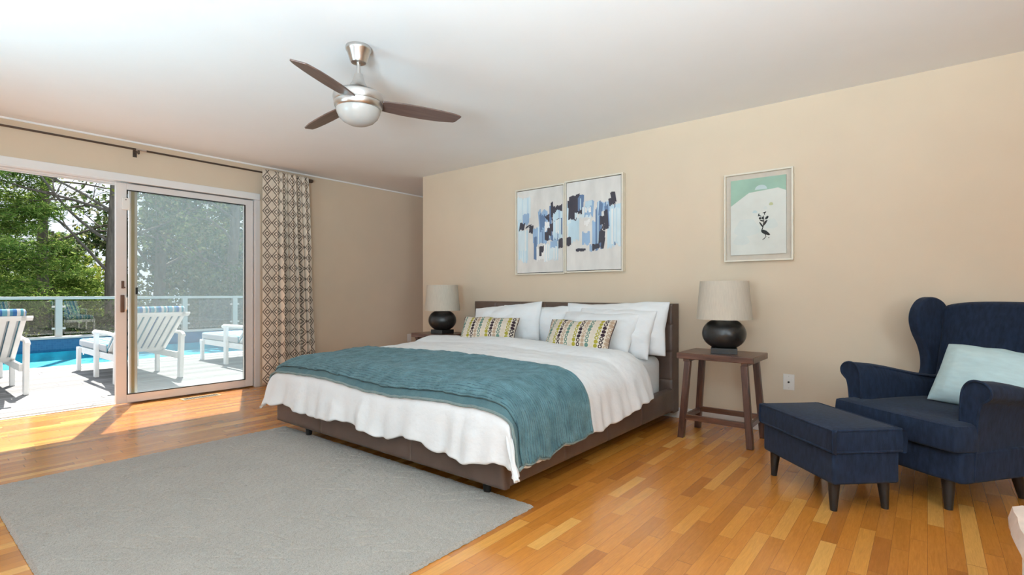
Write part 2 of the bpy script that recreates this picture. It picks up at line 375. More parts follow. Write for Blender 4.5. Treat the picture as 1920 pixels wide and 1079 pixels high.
# ------------------------------------------------------------------ sliding door
bm = bmesh.new()   # fixed frame: head, jambs, sill with track
box(bm, XL-.18, XL+.0, DY0, DY1, 2.06, DH); box(bm, XL-.18, XL+.0, DY0, DY0+.03, 0, 2.06); box(bm, XL-.18, XL-.005, 2.645, DY1, 0, 2.06)
box(bm, XL-.12, XL-.095, DY0+.03, 2.645, 2.045, 2.06); box(bm, XL-.18, XL-.155, DY0+.03, 2.645, 2.04, 2.06)
d1 = struct(obj('door_1', bm, M_vinyl, smooth=False, bevel=.003))
bm = bmesh.new(); box(bm, XL-.20, XL-.10, DY0, DY1, -.05, .006); box(bm, XL-.155, XL-.145, DY0+.03, 2.645, .006, .018)
obj('door_sill', bm, var_mat('worn_white_sill', (.6, .58, .55, 1), .6, .08, 8), d1, smooth=False)
def panel(name, x0, x1, y0, y1, z0, z1, st, tr, brl, mat, glassmat, gname):
    bm = bmesh.new()
    box(bm, x0, x1, y0, y0+st, z0, z1); box(bm, x0, x1, y1-st, y1, z0, z1)
    box(bm, x0, x1, y0+st, y1-st, z1-tr, z1); box(bm, x0, x1, y0+st, y1-st, z0, z0+brl)
    o = struct(obj(name, bm, mat, smooth=False, bevel=.004))
    g = BX((x0+x1)/2-.003, (x0+x1)/2+.003, y0+st-.005, y1-st+.005, z0+brl-.005, z1-tr+.005)
    obj(gname, g, glassmat, o, smooth=False); return o
d2 = panel('door_2', XL-.075, XL-.03, 1.405, 2.635, .014, 2.048, .083, .062, .08, M_vinyl, M_glass, 'glass_pane')
bm = bmesh.new(); x = XL-.03   # slim bead around the pane
for a in ((1.486, 1.494, .09, 1.99), (2.546, 2.554, .09, 1.99), (1.494, 2.546, .09, .098), (1.494, 2.546, 1.982, 1.99)): box(bm, x-.012, x+.002, a[0], a[1], a[2], a[3])
obj('glazing_bead', bm, M_gap, d2, smooth=False)
bm = bmesh.new(); box(bm, x, x+.012, 1.437, 1.468, .855, 1.015)
h = obj('handle_plate', bm, M_brass, d2, bevel=.005); h['label'] = 'brown handle plate'
bm = bmesh.new(); tube(bm, [(x+.005, 1.475, .87), (x+.035, 1.477, .885), (x+.038, 1.477, .94), (x+.035, 1.477, .985), (x+.005, 1.475, 1.0)], .007)
obj('pull_handle', bm, M_plate, d2)
bm = bmesh.new(); box(bm, x, x+.012, 1.444, 1.466, 1.075, 1.145); box(bm, x+.012, x+.022, 1.456, 1.472, 1.078, 1.09)
h = obj('thumb_latch', bm, M_brass, d2, bevel=.003); h['label'] = 'small brown thumb latch'
bm = bmesh.new(); tube(bm, [(XL-.075, 1.455, .86), (XL-.115, 1.458, .885), (XL-.12, 1.458, .94), (XL-.115, 1.458, .995), (XL-.075, 1.455, 1.02)], .011)
h = obj('outside_handle', bm, M_brass, d2); h['label'] = 'dark outside pull handle'
d3 = panel('door_3', XL-.125, XL-.082, 1.52, 2.643, .01, 2.05, .04, .05, .06, M_vinyl, M_glass, 'glass_pane')
h = obj('wood_edge_strip', BX(XL-.082, XL-.077, 1.535, 1.56, .05, 2.03), M_tan, d3, smooth=False); h['label'] = 'tan wooden strip along the fixed panel stile'
bm = bmesh.new(); X0, X1 = XL-.165, XL-.145
for a in ((1.575, 1.60, .02, 2.04), (2.585, 2.64, .02, 2.04), (1.60, 2.585, 2.01, 2.04), (1.60, 2.585, .02, .06)): box(bm, X0, X1, *a)
d4 = struct(obj('door_4', bm, M_rail, smooth=False))
bm = bmesh.new(); xx = XL-.155
bm.faces.new([bm.verts.new(p) for p in ((xx, 1.60, .06), (xx, 2.585, .06), (xx, 2.585, 2.01), (xx, 1.60, 2.01))])
obj('screen_mesh', bm, M_mesh, d4, smooth=False)
obj('screen_latch', BX(XL-.145, XL-.13, 1.585, 1.60, 1.02, 1.085), M_black, d4, smooth=False)
# alarm sensor on the sliding stile
t = thing('door_sensor', 'small white alarm sensor stuck high on the sliding door stile', 'sensor', (XL-.03, 1.477, 1.80))
obj('sensor_body', BX(0, .022, -.03, .03, 0, .11), M_plate, t, bevel=.004)
h = obj('indicator_dot', BX(.022, .024, -.006, .002, .088, .096), M_gap, t, smooth=False); h['label'] = 'dark indicator dot'
# floor register
t = thing('floor_register', 'long metal floor register set in boards before the sliding door', 'vent', (-5.6, 2.05, 0))
bm = bmesh.new()
for a in ((-.06, -.045, -.17, .17), (.045, .06, -.17, .17), (-.045, .045, -.17, -.155), (-.045, .045, .155, .17)): box(bm, a[0], a[1], a[2], a[3], 0, .005)
obj('register_frame', bm, var_mat('tan_metal', (.5, .36, .2, 1), .4, .05, 9), t, smooth=False)
bm = bmesh.new()
for i in range(14): box(bm, -.045, .045, -.152+i*.022, -.152+i*.022+.008, 0, .004)
obj('louvres', bm, var_mat('brown_louvres', (.16, .11, .06, 1), .5, .1, 9), t, smooth=False)
obj('duct_opening', BX(-.045, .045, -.155, .155, 0, .0015), M_gap, t, smooth=False)

# ------------------------------------------------------------------ curtain and rod
t = thing('curtain_rod', 'long dark bronze curtain rod above the sliding door', 'curtain rod', (-5.63, 1.55, 2.345))
bm = bmesh.new(); tube(bm, [(0, -1.63, 0), (0, 1.63, 0)], .009, 12); obj('rod', bm, M_bronze, t)
bm = bmesh.new(); tube(bm, [(0, -.03, 0), (0, .05, 0)], .0115, 12); obj('rod_joint', bm, M_nickel, t)
for s in (-1, 1):
    bm = bmesh.new(); tube(bm, [(0, s*1.63, 0), (0, s*1.645, 0), (0, s*1.65, 0), (0, s*1.70, 0), (0, s*1.71, 0)], lambda q: (.012, .012, .022, .022, .014)[int(round(q*4))], 8); obj('finial', bm, M_bronze, t)
for y in (-.01, 1.55, -1.55):
    bm = bmesh.new(); box(bm, -.11, -.104, y-.015, y+.015, -.05, .02); box(bm, -.104, .008, y-.005, y+.005, -.02, -.012); box(bm, -.01, .012, y-.006, y+.006, -.04, -.008)
    obj('bracket', bm, M_bronze, t, smooth=False)

def curtain_mat():
    k = NT('lattice_print_curtain'); uv = k.coord('UV'); s3 = k.n('SeparateXYZ'); k.set(s3.inputs[0], uv)
    nzz = k.noise(k.coord(), 90, 2)
    u = k.math('DIVIDE', s3.outputs[0], .104); v = k.math('DIVIDE', s3.outputs[1], .122)
    u = k.math('MULTIPLY_ADD', k.math('SUBTRACT', nzz, .5), .05, u)
    a = k.math('ABSOLUTE', k.math('SUBTRACT', k.math('FRACT', u), .5))
    b = k.math('ABSOLUTE', k.math('SUBTRACT', k.math('FRACT', v), .5))
    am = k.math('MULTIPLY', a, .104); bmm = k.math('MULTIPLY', b, .122)
    s = k.math('ADD', am, bmm)
    dia = k.math('LESS_THAN', k.math('ABSOLUTE', k.math('SUBTRACT', s, .025)), .0072)
    l2 = k.math('LESS_THAN', k.math('ABSOLUTE', k.math('SUBTRACT', k.math('MULTIPLY_ADD', am, 1.25, bmm), .061)), .0078)
    pat = k.math('MAXIMUM', dia, l2)
    base = k.mix(k.noise(k.coord(), 25, 2), (.66, .56, .45, 1), (.74, .64, .53, 1))
    ink = k.mix(k.noise(k.coord(), 14, 2), (.11, .085, .065, 1), (.17, .13, .10, 1))
    k.p(Base_Color=k.mix(pat, base, ink), Roughness=.95)
    k.bump(k.noise(k.coord(), 400, 2), .15, .001)
    return k.m
t = thing('curtain', 'patterned beige curtain panel with brown lattice print gathered beside the sliding door', 'curtain', (-5.63, 2.66, 0))
FAB = 1.35
def cur(a, q):
    # a across the cloth 0..1, q from top 0 to hem 1
    z = 2.375-(2.375-.035)*q
    wid = .525+.09*q; fl = .145
    y = fl*a/.11 if a < .11 else fl+(wid-fl)*(a-.11)/.89
    ph = (a-.11)*2*pi*8
    on = sm(.07, .17, a)
    amp = (.022+.018*sm(.05, .5, q))*on*(.75+.5*ns(a*9, q*.8, 6))
    warp = .12*ns(a*5, q*1.5, 3)
    y += .010*sin(ph+1+warp*4)*on
    x = amp*sin(ph+warp*6+.8*sin(ph*.37))+.012*ns(a*9, q*3, 9)+.015*ns(a*3, q*2, 5)+.008*sin(a/.11*pi)*(a < .11)
    if q < .03: x *= .75
    return (x+.022, y, z)
bm = bmesh.new(); grid(bm, cur, 260, 46, uv=lambda a, q: (a*FAB, (1-q)*2.34))
obj('curtain_panel', bm, curtain_mat(), t, solid=.003)
# ------------------------------------------------------------------ wall plates
t = thing('cable_wall_plate', 'white cable outlet plate on beige wall between nightstand and armchair', 'wall plate', (-.787, YB, .383))
obj('plate', BX(-.037, .037, -.006, 0, -.058, .058), M_plate, t, bevel=.002)
bm = bmesh.new(); lathe(bm, [(.007, 0), (.007, .007), (.003, .007)], 12); bmesh.ops.rotate(bm, verts=bm.verts, cent=(0, 0, 0), matrix=Matrix.Rotation(pi/2, 3, 'X'))
h = obj('cable_socket', bm, M_black, t, loc=(0, -.006, 0)); h['label'] = 'small dark cable socket'
for z in (-.042, .042):
    bm = bmesh.new(); lathe(bm, [(.003, 0), (.003, .0015)], 8); bmesh.ops.rotate(bm, verts=bm.verts, cent=(0, 0, 0), matrix=Matrix.Rotation(pi/2, 3, 'X')); obj('screw', bm, M_nickel, t, loc=(0, -.006, z))
t = thing('wall_outlet', 'small white outlet on the left wall beyond the far nightstand', 'outlet', (XL, 4.80, .395))
obj('plate', BX(0, .006, -.035, .035, -.057, .057), M_plate, t, bevel=.002)
for z in (-.024, .024): obj('receptacle', BX(.006, .008, -.015, .015, z-.014, z+.014), M_plate, t, smooth=False)

# ------------------------------------------------------------------ ceiling fan
FX, FY = -2.535, 1.75
t = thing('ceiling_fan', 'brushed nickel ceiling fan with three brown wooden blades and a frosted light', 'ceiling fan', (FX, FY, HC))
bm = bmesh.new(); lathe(bm, [(.07, 0), (.072, -.012), (.07, -.022), (.064, -.028), (.05, -.075), (.042, -.09), (.03, -.095), (.018, -.095)], 40); obj('canopy', bm, M_nickel, t)
bm = bmesh.new(); lathe(bm, [(.011, -.09), (.011, -.165)], 16); obj('downrod', bm, M_nickel, t)
bm = bmesh.new(); lathe(bm, [(.016, -.155), (.025, -.158), (.032, -.185), (.040, -.207), (.052, -.228), (.072, -.245), (.098, -.256), (.118, -.262)], 44); obj('motor_cover', bm, M_nickel, t)
bm = bmesh.new(); lathe(bm, [(.10, -.266), (.128, -.268), (.139, -.278), (.141, -.296), (.136, -.318), (.132, -.3205), (.135, -.323), (.134, -.342), (.127, -.357), (.122, -.360)], 48); obj('motor_housing', bm, M_nickel, t)
bm = bmesh.new(); lathe(bm, [(.112, -.261), (.112, -.267)], 40); obj('motor_gap', bm, M_gap, t)
bm = bmesh.new(); lathe(bm, [(.123, -.357), (.121, -.375), (.109, -.402), (.087, -.425), (.056, -.441), (.025, -.448), (.004, -.449)], 44); h = obj('globe', bm, M_opal, t); h['label'] = 'frosted white glass bowl'
for ang in (-61, 61, 178):
    bm = bmesh.new()
    out = [(.10, -.040), (.16, -.054), (.26, -.064), (.38, -.066), (.47, -.064), (.55, -.058), (.59, -.048), (.60, -.040), (.578, .022), (.565, .032), (.48, .050), (.38, .058), (.26, .060), (.16, .052), (.10, .040)]
    rings(bm, [[(x, y, -.004) for x, y in out], [(x, y, .004) for x, y in out]])
    h = obj('blade', bm, M_blade, t, bevel=.002, seg=2)
    h.location = (0, 0, -.312); h.rotation_euler = Matrix.Rotation(radians(ang), 3, 'Z').__matmul__(Matrix.Rotation(radians(3), 3, 'Y') @ Matrix.Rotation(radians(-13), 3, 'X')).to_euler()

# ------------------------------------------------------------------ bed
BX0, BX1, BY0, BY1 = -3.79, -1.585, 1.90, 4.05
t = thing('bed', 'low king platform bed upholstered in dark brown leather', 'bed', (-2.69, 3.0, 0))
def seam_panel(name, W_, H_, D_, seams_u, seams_v, parent, loc, rotz, nu=120, nv=40):
    """padded leather slab W x H x D, seams pressed into its front; front faces -y"""
    def hgt(u, v):
        x, z = u*W_, v*H_; g = 0
        for s in seams_u: g = max(g, math.exp(-((x-s)/.006)**2))
        for s in seams_v: g = max(g, math.exp(-((z-s)/.006)**2))
        ed = min(x, W_-x, z, H_-z); r = .022
        rd = (r-sqrt(max(0, r*r-(r-ed)**2))) if ed < r else 0
        return g*.006+rd
    xs = sorted(set([round(i*W_/nu, 4) for i in range(nu+1)]+[round(s+d, 4) for s in seams_u for d in (-.008, -.004, 0, .004, .008)]+[.002, .005, .01, .015, W_-.002, W_-.005, W_-.01, W_-.015]))
    zs = sorted(set([round(i*H_/nv, 4) for i in range(nv+1)]+[round(s+d, 4) for s in seams_v for d in (-.008, -.004, 0, .004, .008)]+[.002, .005, .01, .015, H_-.002, H_-.005, H_-.01, H_-.015]))
    bm = bmesh.new(); V = [[bm.verts.new((x-W_/2, hgt(x/W_, z/H_), z)) for z in zs] for x in xs]
    for i in range(len(xs)-1):
        for j in range(len(zs)-1): bm.faces.new((V[i][j], V[i+1][j], V[i+1][j+1], V[i][j+1]))
    edge = [V[i][0] for i in range(len(xs))]+[V[-1][j] for j in range(1, len(zs))]+[V[i][-1] for i in range(len(xs)-2, -1, -1)]+[V[0][j] for j in range(len(zs)-2, 0, -1)]
    B = [bm.verts.new((v.co.x, D_-.006, v.co.z)) for v in edge]; n = len(edge)
    for i in range(n): bm.faces.new((edge[(i+1) % n], edge[i], B[i], B[(i+1) % n]))
    bm.faces.new(B[::-1])
    bmesh.ops.recalc_face_normals(bm, faces=bm.faces)
    return obj(name, bm, M_leather, parent, loc=loc, rot=(0, 0, rotz), angle=50)
L = (-2.69, 3.0)
seam_panel('headboard', 2.18, .885, .138, [.30+.316*i for i in range(6)], [.27, .50, .72], t, (0, 4.05-3.0, .06), 0)
seam_panel('foot_rail', 2.205, .18, .06, [.60, 1.53], [], t, (-2.6875+2.69, BY0-3.0, .08), 0, 100, 8)
for nm, x, r in (('side_rail', BX1, pi/2), ('side_rail', BX0, -pi/2)):
    seam_panel(nm, 2.10, .18, .06, [.5, 1.0, 1.5], [], t, (x+2.69, (BY0+.05+BY1)/2-3.0, .08), r, 90, 8)
obj('slat_deck', BX(BX0+.06+2.69, BX1-.06+2.69, BY0+.06-3, BY1-3, .10, .16), M_black, t, smooth=False)
for x, y in ((-3.46, 1.975), (-1.76, 1.985), (-3.46, 3.9), (-1.76, 3.9)):
    bm = bmesh.new(); lathe(bm, [(.019, .012 if y < 3 else 0), (.027, .085)], 20, (x+2.69, y-3, 0)); h = obj('leg', bm, M_black, t); h['label'] = 'short black tapered leg'

def rbox(x0, x1, y0, y1, z0, z1):
    return BX(x0, x1, y0, y1, z0, z1)
mt = obj('mattress', rbox(-1.0, 1.0, -1.03, 1.03, 0, .36), M_sheet, None, bevel=.06, seg=5, loc=(-2.69, 3.015, .162))
tag(mt, 'king mattress in a white fitted sheet showing at the bed right side', 'mattress')
bm = bmesh.new(); tube(bm, [(.99, .42, .375), (1.006, .43, .34), (1.012, .44, .29)], .004, 6); 

# ------------------------------------------------------------------ duvet
CX, HY = -2.69, 3.50
WU, RU, WV, RV = .93, .21, 1.425, .20
def prof(s, w, r, tmax=radians(80)):
    if s <= w: return s, 0.0
    a = (s-w)/r
    if a < tmax: return w+r*sin(a), r*(1-cos(a))
    q = s-w-r*tmax
    return w+r*sin(tmax)+q*cos(tmax), r*(1-cos(tmax))+q*sin(tmax)
U_R, U_L, V_E = 1.405, 1.385, 1.875
def duvet_base(u, v):
    ou, du = prof(abs(u), WU, RU); ov, dv = prof(max(v, 0), WV, RV)
    if v < 0: ov = v
    drop = (du**2.7+dv**2.7)**(1/2.7)
    x = CX+math.copysign(ou, u); y = HY-ov
    # corner flare
    cf = min(du, dv)
    x += math.copysign(cf*(.34 if u > 0 else .2), u); y -= cf*.05
    crown = .575+.045*math.exp(-((u+.1)/.75)**2)*math.exp(-((v-.25)/.7)**2)
    z = crown-.03*sm(.4, 1.4, v)-drop
    # soft puffs
    z += .012*ns(u*2.3, v*2.3, 1)*(1-sm(0, .2, drop))
    hang = sm(.05, .34, drop)
    # hanging folds
    if du >= dv:
        fold = .007*sin(v*2*pi/.34+2.5*ns(v*2, u, 4))+.005*sin(v*2*pi/.12+2*ns(v*3, 1, 8))
        x += math.copysign(1, u)*hang*fold
    if dv > 0 and dv >= du*.6:
        fold = .013*sin(u*2*pi/.41+2.2*ns(u*2, v, 2))+.007*sin(u*2*pi/.15+2.5*ns(u*2.2, 3, 5))
        y += -hang*(fold+.012)
    z += hang*.028*(ns(u*3.5, v*3.5, 7)+.5*ns(u*8, v*8, 3))
    # turned-back roll at the head edge
    b = .045*max(0, sin(pi*min(1, max(0, (v+.04)/.40))))**.7
    z += b*(.3+.6*(1-hang)); x += math.copysign(1, u)*hang*b*1.1
    # fine creases
    cr_ = .020*(.25-abs(ns(u*4+v*2, v*6-u*3, 11)))+.011*(.2-abs(ns(u*11+v*4, v*9, 2)))+.004*ns(u*24, v*20, 5)
    dg = ns(u*2+9, v*2, 6)
    z += cr_*(.6+.6*hang)
    k = hang*.010*ns(u*7, v*7, 21)
    x += k; y += k
    return Vector((x, y, z))
def duvet_point(u, v, off=0.0):
    p = duvet_base(u, v)
    if off:
        e_ = .03; n = (duvet_base(u+e_, v)-duvet_base(u-e_, v)).cross(duvet_base(u, v+e_)-duvet_base(u, v-e_)); n.normalize()
        if n.z < 0 and abs(u) < WU and v < WV: n = -n
        # orientation: outward
        q = Vector((p.x-CX, p.y-2.9, p.z-.3)); 
        if n.dot(q) < 0: n = -n
        p = p+n*off
    return p
def duv(a, b):
    u = -U_L+(U_L+U_R)*a; vmax = V_E-.035*sm(WU+.05, U_R, abs(u))+.012*sin(u*9)+.02*ns(u*4, 2, 2)+.012*ns(u*14, 7, 2)
    v = vmax*b
    # side hem wave, shorter near the head
    hem = 1.0-.14*sm(.45, 0, v)+.03*ns(v*3, 5, 1)+.025*ns(v*12, 5, 4)
    if u > WU: u = WU+(u-WU)*hem*(1.0+.0*v)
    if u < -WU: u = -WU+(u+WU)*hem
    su, sv = abs(u)-WU, v-WV
    if su > 0 and sv > 0:
        f = min(1, .475*1.05/((su**3+sv**3)**(1/3)+1e-6)); u = math.copysign(WU+su*f, u); v = WV+sv*f
    return duvet_base(u, v)
bm = bmesh.new(); grid(bm, duv, 190, 130)
bmesh.ops.recalc_face_normals(bm, faces=bm.faces)
if sum(f.normal.z for f in bm.faces) < 0: bmesh.ops.reverse_faces(bm, faces=bm.faces)
o = obj('duvet', bm, M_sheet, None, solid=.022, sub=1)
o.modifiers['solid'].offset = -1
tag(o, 'rumpled white duvet draped over the king bed', 'duvet')

# ------------------------------------------------------------------ quilted throw
def quilt_mat(name, c1, c2):
    k = NT(name); v = k.coord(); n1 = k.noise(v, 14, 4); n2 = k.noise(v, 160, 2)
    k.p(Base_Color=k.mix(.35, k.ramp(n1, [(.3, c1), (.7, c2)]), k.ramp(n2, [(.35, c1), (.65, c2)])), Roughness=.95, Sheen_Weight=.15)
    k.bump(n2, .35, .002); return k.m
M_quilt = quilt_mat('teal_quilt', (.048, .105, .12, 1), (.08, .155, .168, 1))
def stitch_mat():
    k = NT('teal_quilt_stitched'); v = k.coord(); n1 = k.noise(v, 14, 4); n2 = k.noise(v, 160, 2); s3 = k.n('SeparateXYZ'); k.set(s3.inputs[0], k.coord('UV'))
    f = k.math('ABSOLUTE', k.math('SUBTRACT', k.math('FRACT', k.math('ADD', s3.outputs[1], .5)), .5))
    th = k.math('MULTIPLY', k.math('LESS_THAN', f, .10), k.math('GREATER_THAN', k.noise(v, 40, 2), .46))
    c = k.mix(.35, k.ramp(n1, [(.3, (.042, .098, .113, 1)), (.7, (.12, .235, .265, 1))]), k.ramp(n2, [(.35, (.036, .088, .104, 1)), (.65, (.095, .178, .187, 1))]))
    k.p(Base_Color=k.mix(k.math('MULTIPLY', th, .8), c, (.022, .06, .08, 1)), Roughness=.95, Sheen_Weight=.1); k.bump(n2, .35, .002); return k.m
M_quiltst = stitch_mat()
M_bind = quilt_mat('grey_green_binding', (.12, .17, .17, 1), (.20, .25, .24, 1))
QU0, QU1, QV0, QV1 = -1.26, 1.385, .865, 1.59
def qmap(a, b):
    u = QU0+(QU1-QU0)*a; w = .02*sin(a*7+1)
    v0 = QV0+.015*sin(a*9)+.05*sm(.5, 0, a); v1 = QV1+.012*sin(a*11+2)
    return u, v0+(v1-v0)*b
def qs(u, v, b): return b*40+1.1*ns(u*3.5, v*5, 4)+.5*ns(u*9, v*3, 1)
def quilt(a, b):
    u, v = qmap(a, b)
    s = qs(u, v, b)
    rid = abs(sin(pi*s))**.5
    seg = .5+.5*ns(u*16, math.floor(s)*3.1, 2)
    return duvet_point(u, v, .021+.008*rid*(.5+.6*seg)+.003*ns(u*5, v*5, 3))
def strip(f, nu, nv, uv=None):
    bm = bmesh.new(); grid(bm, f, nu, nv, uv=uv); bmesh.ops.recalc_face_normals(bm, faces=bm.faces)
    if sum(f_.normal.z for f_ in bm.faces) < 0: bmesh.ops.reverse_faces(bm, faces=bm.faces)
    return bm
o = obj('quilted_throw', strip(quilt, 200, 280, lambda a, b: (a, qs(*qmap(a, b), b))), M_quiltst, None, solid=.012)
tag(o, 'teal quilted throw folded across the foot of the white duvet', 'throw')
bm = strip(lambda a, b: duvet_point(qmap(a, 1)[0], qmap(a, 1)[1]-.10+.145*b, .011), 160, 14)
h = obj('under_fold', bm, M_quilt, o, solid=.008)
for f, nm in ((lambda i: (qmap(i, 1)[0], qmap(i, 1)[1]+.045, .011), 'edge_binding'), (lambda i: (qmap(i, 0)[0], qmap(i, 0)[1], .018), 'edge_binding')):
    bm = bmesh.new(); tube(bm, [duvet_point(*f(i/120)) for i in range(121)], .0075, 6); h = obj(nm, bm, M_bind, o); h['label'] = 'grey-green bound edge'
bm = bmesh.new(); tube(bm, [duvet_point(QU1+.004, qmap(1, b/30)[1]+(.045 if b == 30 else 0), .017) for b in range(31)], .008, 6); h = obj('edge_binding', bm, M_bind, o); h['label'] = 'grey-green bound edge'

# ------------------------------------------------------------------ pillows
def pillow_bm(w, h, t_, n=36, seed=0, wr=.008, pinch=.09, flange=0):
    bm = bmesh.new()
    def f(sgn):
        def g(a, b):
            x, y = 2*a-1, 2*b-1
            px = x*(1-pinch*(1-y*y)*.0-pinch*(1-abs(y))*abs(x)**3*.6); py = y*(1-pinch*(1-abs(x))*abs(y)**3*.8)
            q = max(0, (1-abs(x)**2.2))*max(0, (1-abs(y)**2.2))
            z = sgn*t_/2*q**.55
            z += wr*ns(x*2.5+seed, y*2.5, sgn*3)*min(1, q*3)+wr*.6*(abs(ns(x*5+seed*3, y*4, sgn))-.25)*min(1, q*4)
            sag = (.03*ns(seed*1.7, x*1.4, 1)+.012*ns(seed, x*4, 7))*max(0, y)
            return (px*w/2, z, py*h/2+sag*(1-x*x))
        return g
    A = grid(bm, f(-1), n, n); B = grid(bm, f(1), n, n, flip=True)
    bmesh.ops.remove_doubles(bm, verts=bm.verts, dist=.0004)
    bmesh.ops.recalc_face_normals(bm, faces=bm.faces)
    if flange:
        pass
    return bm
def pillow(name, w, h, t_, loc, tilt, rotz, roll, label, mat, cat='pillow', group=None, seed=0, wr=.026):
    """loc is the middle of the lower edge; tilt leans the top back (+y)"""
    bm = pillow_bm(w, h, t_, seed=seed, wr=wr)
    bmesh.ops.translate(bm, verts=bm.verts, vec=(0, 0, h/2))
    o = obj(name, bm, mat, None, sub=1)
    o.location = loc; o.rotation_euler = (Matrix.Rotation(radians(rotz), 3, 'Z') @ Matrix.Rotation(radians(roll), 3, 'Y') @ Matrix.Rotation(radians(-tilt), 3, 'X')).to_euler()
    return tag(o, label, cat, group)
G = 'white bed pillows'
pillow('pillow', .86, .40, .20, (-2.86, 3.86, .53), 14, 0, 0, 'white pillow half hidden behind the leaning left pillow, against the headboard', M_sheet, group=G, seed=1)
pillow('pillow', .97, .44, .20, (-2.05, 3.85, .53), 14, 0, -1, 'large white sham standing upright against the headboard right end', M_sheet, group=G, seed=2)
pillow('pillow', .76, .42, .20, (-3.06, 3.68, .53), 20, 8, -6, 'white pillow with a raised corner behind the left striped cushion', M_sheet, group=G, seed=3)
pillow('pillow', .72, .41, .19, (-2.02, 3.74, .52), 22, -2, 1, 'white pillow sandwiched in the middle of the right pillow stack', M_sheet, group=G, seed=5)
pillow('pillow', .74, .41, .19, (-2.14, 3.62, .53), 34, -3, 0, 'white pillow leaning just behind the right striped cushion', M_sheet, group=G, seed=4, wr=.012)

def stripe_mat():
    k = NT('ring_stripe_fabric'); s3 = k.n('SeparateXYZ'); k.set(s3.inputs[0], k.coord())
    x, z = s3.outputs[0], s3.outputs[2]
    cs = .036; xs = k.math('DIVIDE', k.math('ADD', x, 5*cs), cs); colm = k.math('FLOOR', xs); fx = k.math('SUBTRACT', k.math('FRACT', xs), .5)
    zs = k.math('DIVIDE', z, .031); rowm = k.math('FLOOR', zs); fz = k.math('SUBTRACT', k.math('FRACT', zs), .5)
    d = k.math('SQRT', k.math('ADD', k.math('POWER', k.math('MULTIPLY', fx, cs), 2), k.math('POWER', k.math('MULTIPLY', fz, .031), 2)))
    # solid dots and open rings alternate in runs
    fill = k.math('GREATER_THAN', k.math('SINE', k.math('ADD', k.math('MULTIPLY', rowm, 1.15), k.math('MULTIPLY', colm, 2.4))), .1)
    disc = k.math('LESS_THAN', d, .0148); hole = k.math('MULTIPLY', k.math('LESS_THAN', d, .0072), k.math('SUBTRACT', 1, fill))
    ringm = k.math('MULTIPLY', disc, k.math('SUBTRACT', 1, hole))
    idx = k.math('FRACT', k.math('ADD', k.math('MULTIPLY', colm, .2), .02))
    c = k.ramp(idx, [(0, (.34, .29, .03, 1)), (.2, (.03, .012, .02, 1)), (.4, (.42, .29, .20, 1)), (.6, (.12, .21, .17, 1)), (.8, (.58, .50, .40, 1))], 'CONSTANT')
    base = k.mix(k.noise(k.coord(), 150, 2), (.56, .48, .38, 1), (.66, .58, .48, 1))
    k.p(Base_Color=k.mix(ringm, base, c), Roughness=.95); k.bump(k.math('MULTIPLY_ADD', ringm, .8, k.noise(k.coord(), 300, 2)), .3, .0025)
    return k.m
M_stripe = stripe_mat(); M_pipe = var_mat('dark_cord', (.06, .03, .03, 1), .9, .3, 60)
def cushion(w, h, t_, loc, tilt, rotz, roll, label, seed):
    o = pillow('cushion', w, h, t_, loc, tilt, rotz, roll, label, M_stripe, 'cushion', 'ring striped lumbar cushions', seed, .010)
    N = 24
    for sx_ in (-1, 1):
        bm = bmesh.new(); tube(bm, [(sx_*(w/2-.004-.012*sin(pi*i/N)**2), 0, h*(.01+.98*i/N)) for i in range(N+1)], .003, 6); h_ = obj('piping', bm, M_pipe, o); h_['label'] = 'dark cord piping'
cushion(.54, .30, .16, (-3.02, 3.37, .565), 34, 18, 0, 'ring striped lumbar cushion at the left side of the bed', 7)
cushion(.59, .33, .16, (-2.12, 3.37, .545), 33, 1, -1, 'ring striped lumbar cushion leaning on the right pillows', 8)

# ------------------------------------------------------------------ rug
def rug_mat():
    k = NT('grey_wool_rug'); v = k.coord(); n1 = k.noise(v, 5, 4); n2 = k.noise(v, 190, 2); n3 = k.noise(v, 70, 3)
    c = k.ramp(n1, [(.3, (.285, .252, .218, 1)), (.7, (.335, .298, .258, 1))])
    c2 = k.ramp(n2, [(.32, (.20, .172, .145, 1)), (.6, (.38, .34, .295, 1))])
    k.p(Base_Color=k.mix(.5, c, c2), Roughness=1, Specular_IOR_Level=.1, Sheen_Weight=.2)
    b1 = k.bump(n3, .6, .006); k.bump(n2, .7, .004, b1); return k.m
RX0, RX1, RY0, RY1 = -3.835, -1.475, .375, 2.0
def rug(a, b):
    x, y = RX0+(RX1-RX0)*a, RY0+(RY1-RY0)*b
    ed = min(x-RX0, RX1-x, y-RY0, RY1-y)
    z = .016*sm(-.004, .014, ed)+.0028*ns(x*45, y*45, 0)+.0015*ns(x*15, y*15, 2)
    # broken carved lines
    p = (x*-.627+y*.779)*13+1.0*ns(x*2.2, y*2.2, 5); q = abs(p-round(p)); g = sm(.085, .0, q)*sm(-.05, .30, ns(x*4.2+3, y*4.2, 8))
    p2 = (x*-.40+y*.92)*9+1.2*ns(x*2, y*2, 15); q2 = abs(p2-round(p2)); g2 = sm(.06, 0, q2)*sm(.0, .40, ns(x*3.6, y*3.6+7, 3))
    z -= .0075*max(g*.9, g2*.7)*sm(.02, .06, ed)
    # a soft ripple near the bed
    z += .012*math.exp(-((x-2.6*0+2.55+.25*(y-1.6))/.02)**2)*sm(1.45, 1.75, y)*sm(2.0, 1.9, y)
    z += .0022*ns(x*90, y*90, 3)
    jx = .004*ns(y*60, x*3, 4) if min(x-RX0, RX1-x) < .001 else 0
    jy = .004*ns(x*60, y*3, 4) if min(y-RY0, RY1-y) < .001 else 0
    return (x+jx, y+jy, max(z, .001))
bm = bmesh.new(); grid(bm, rug, 420, 290)
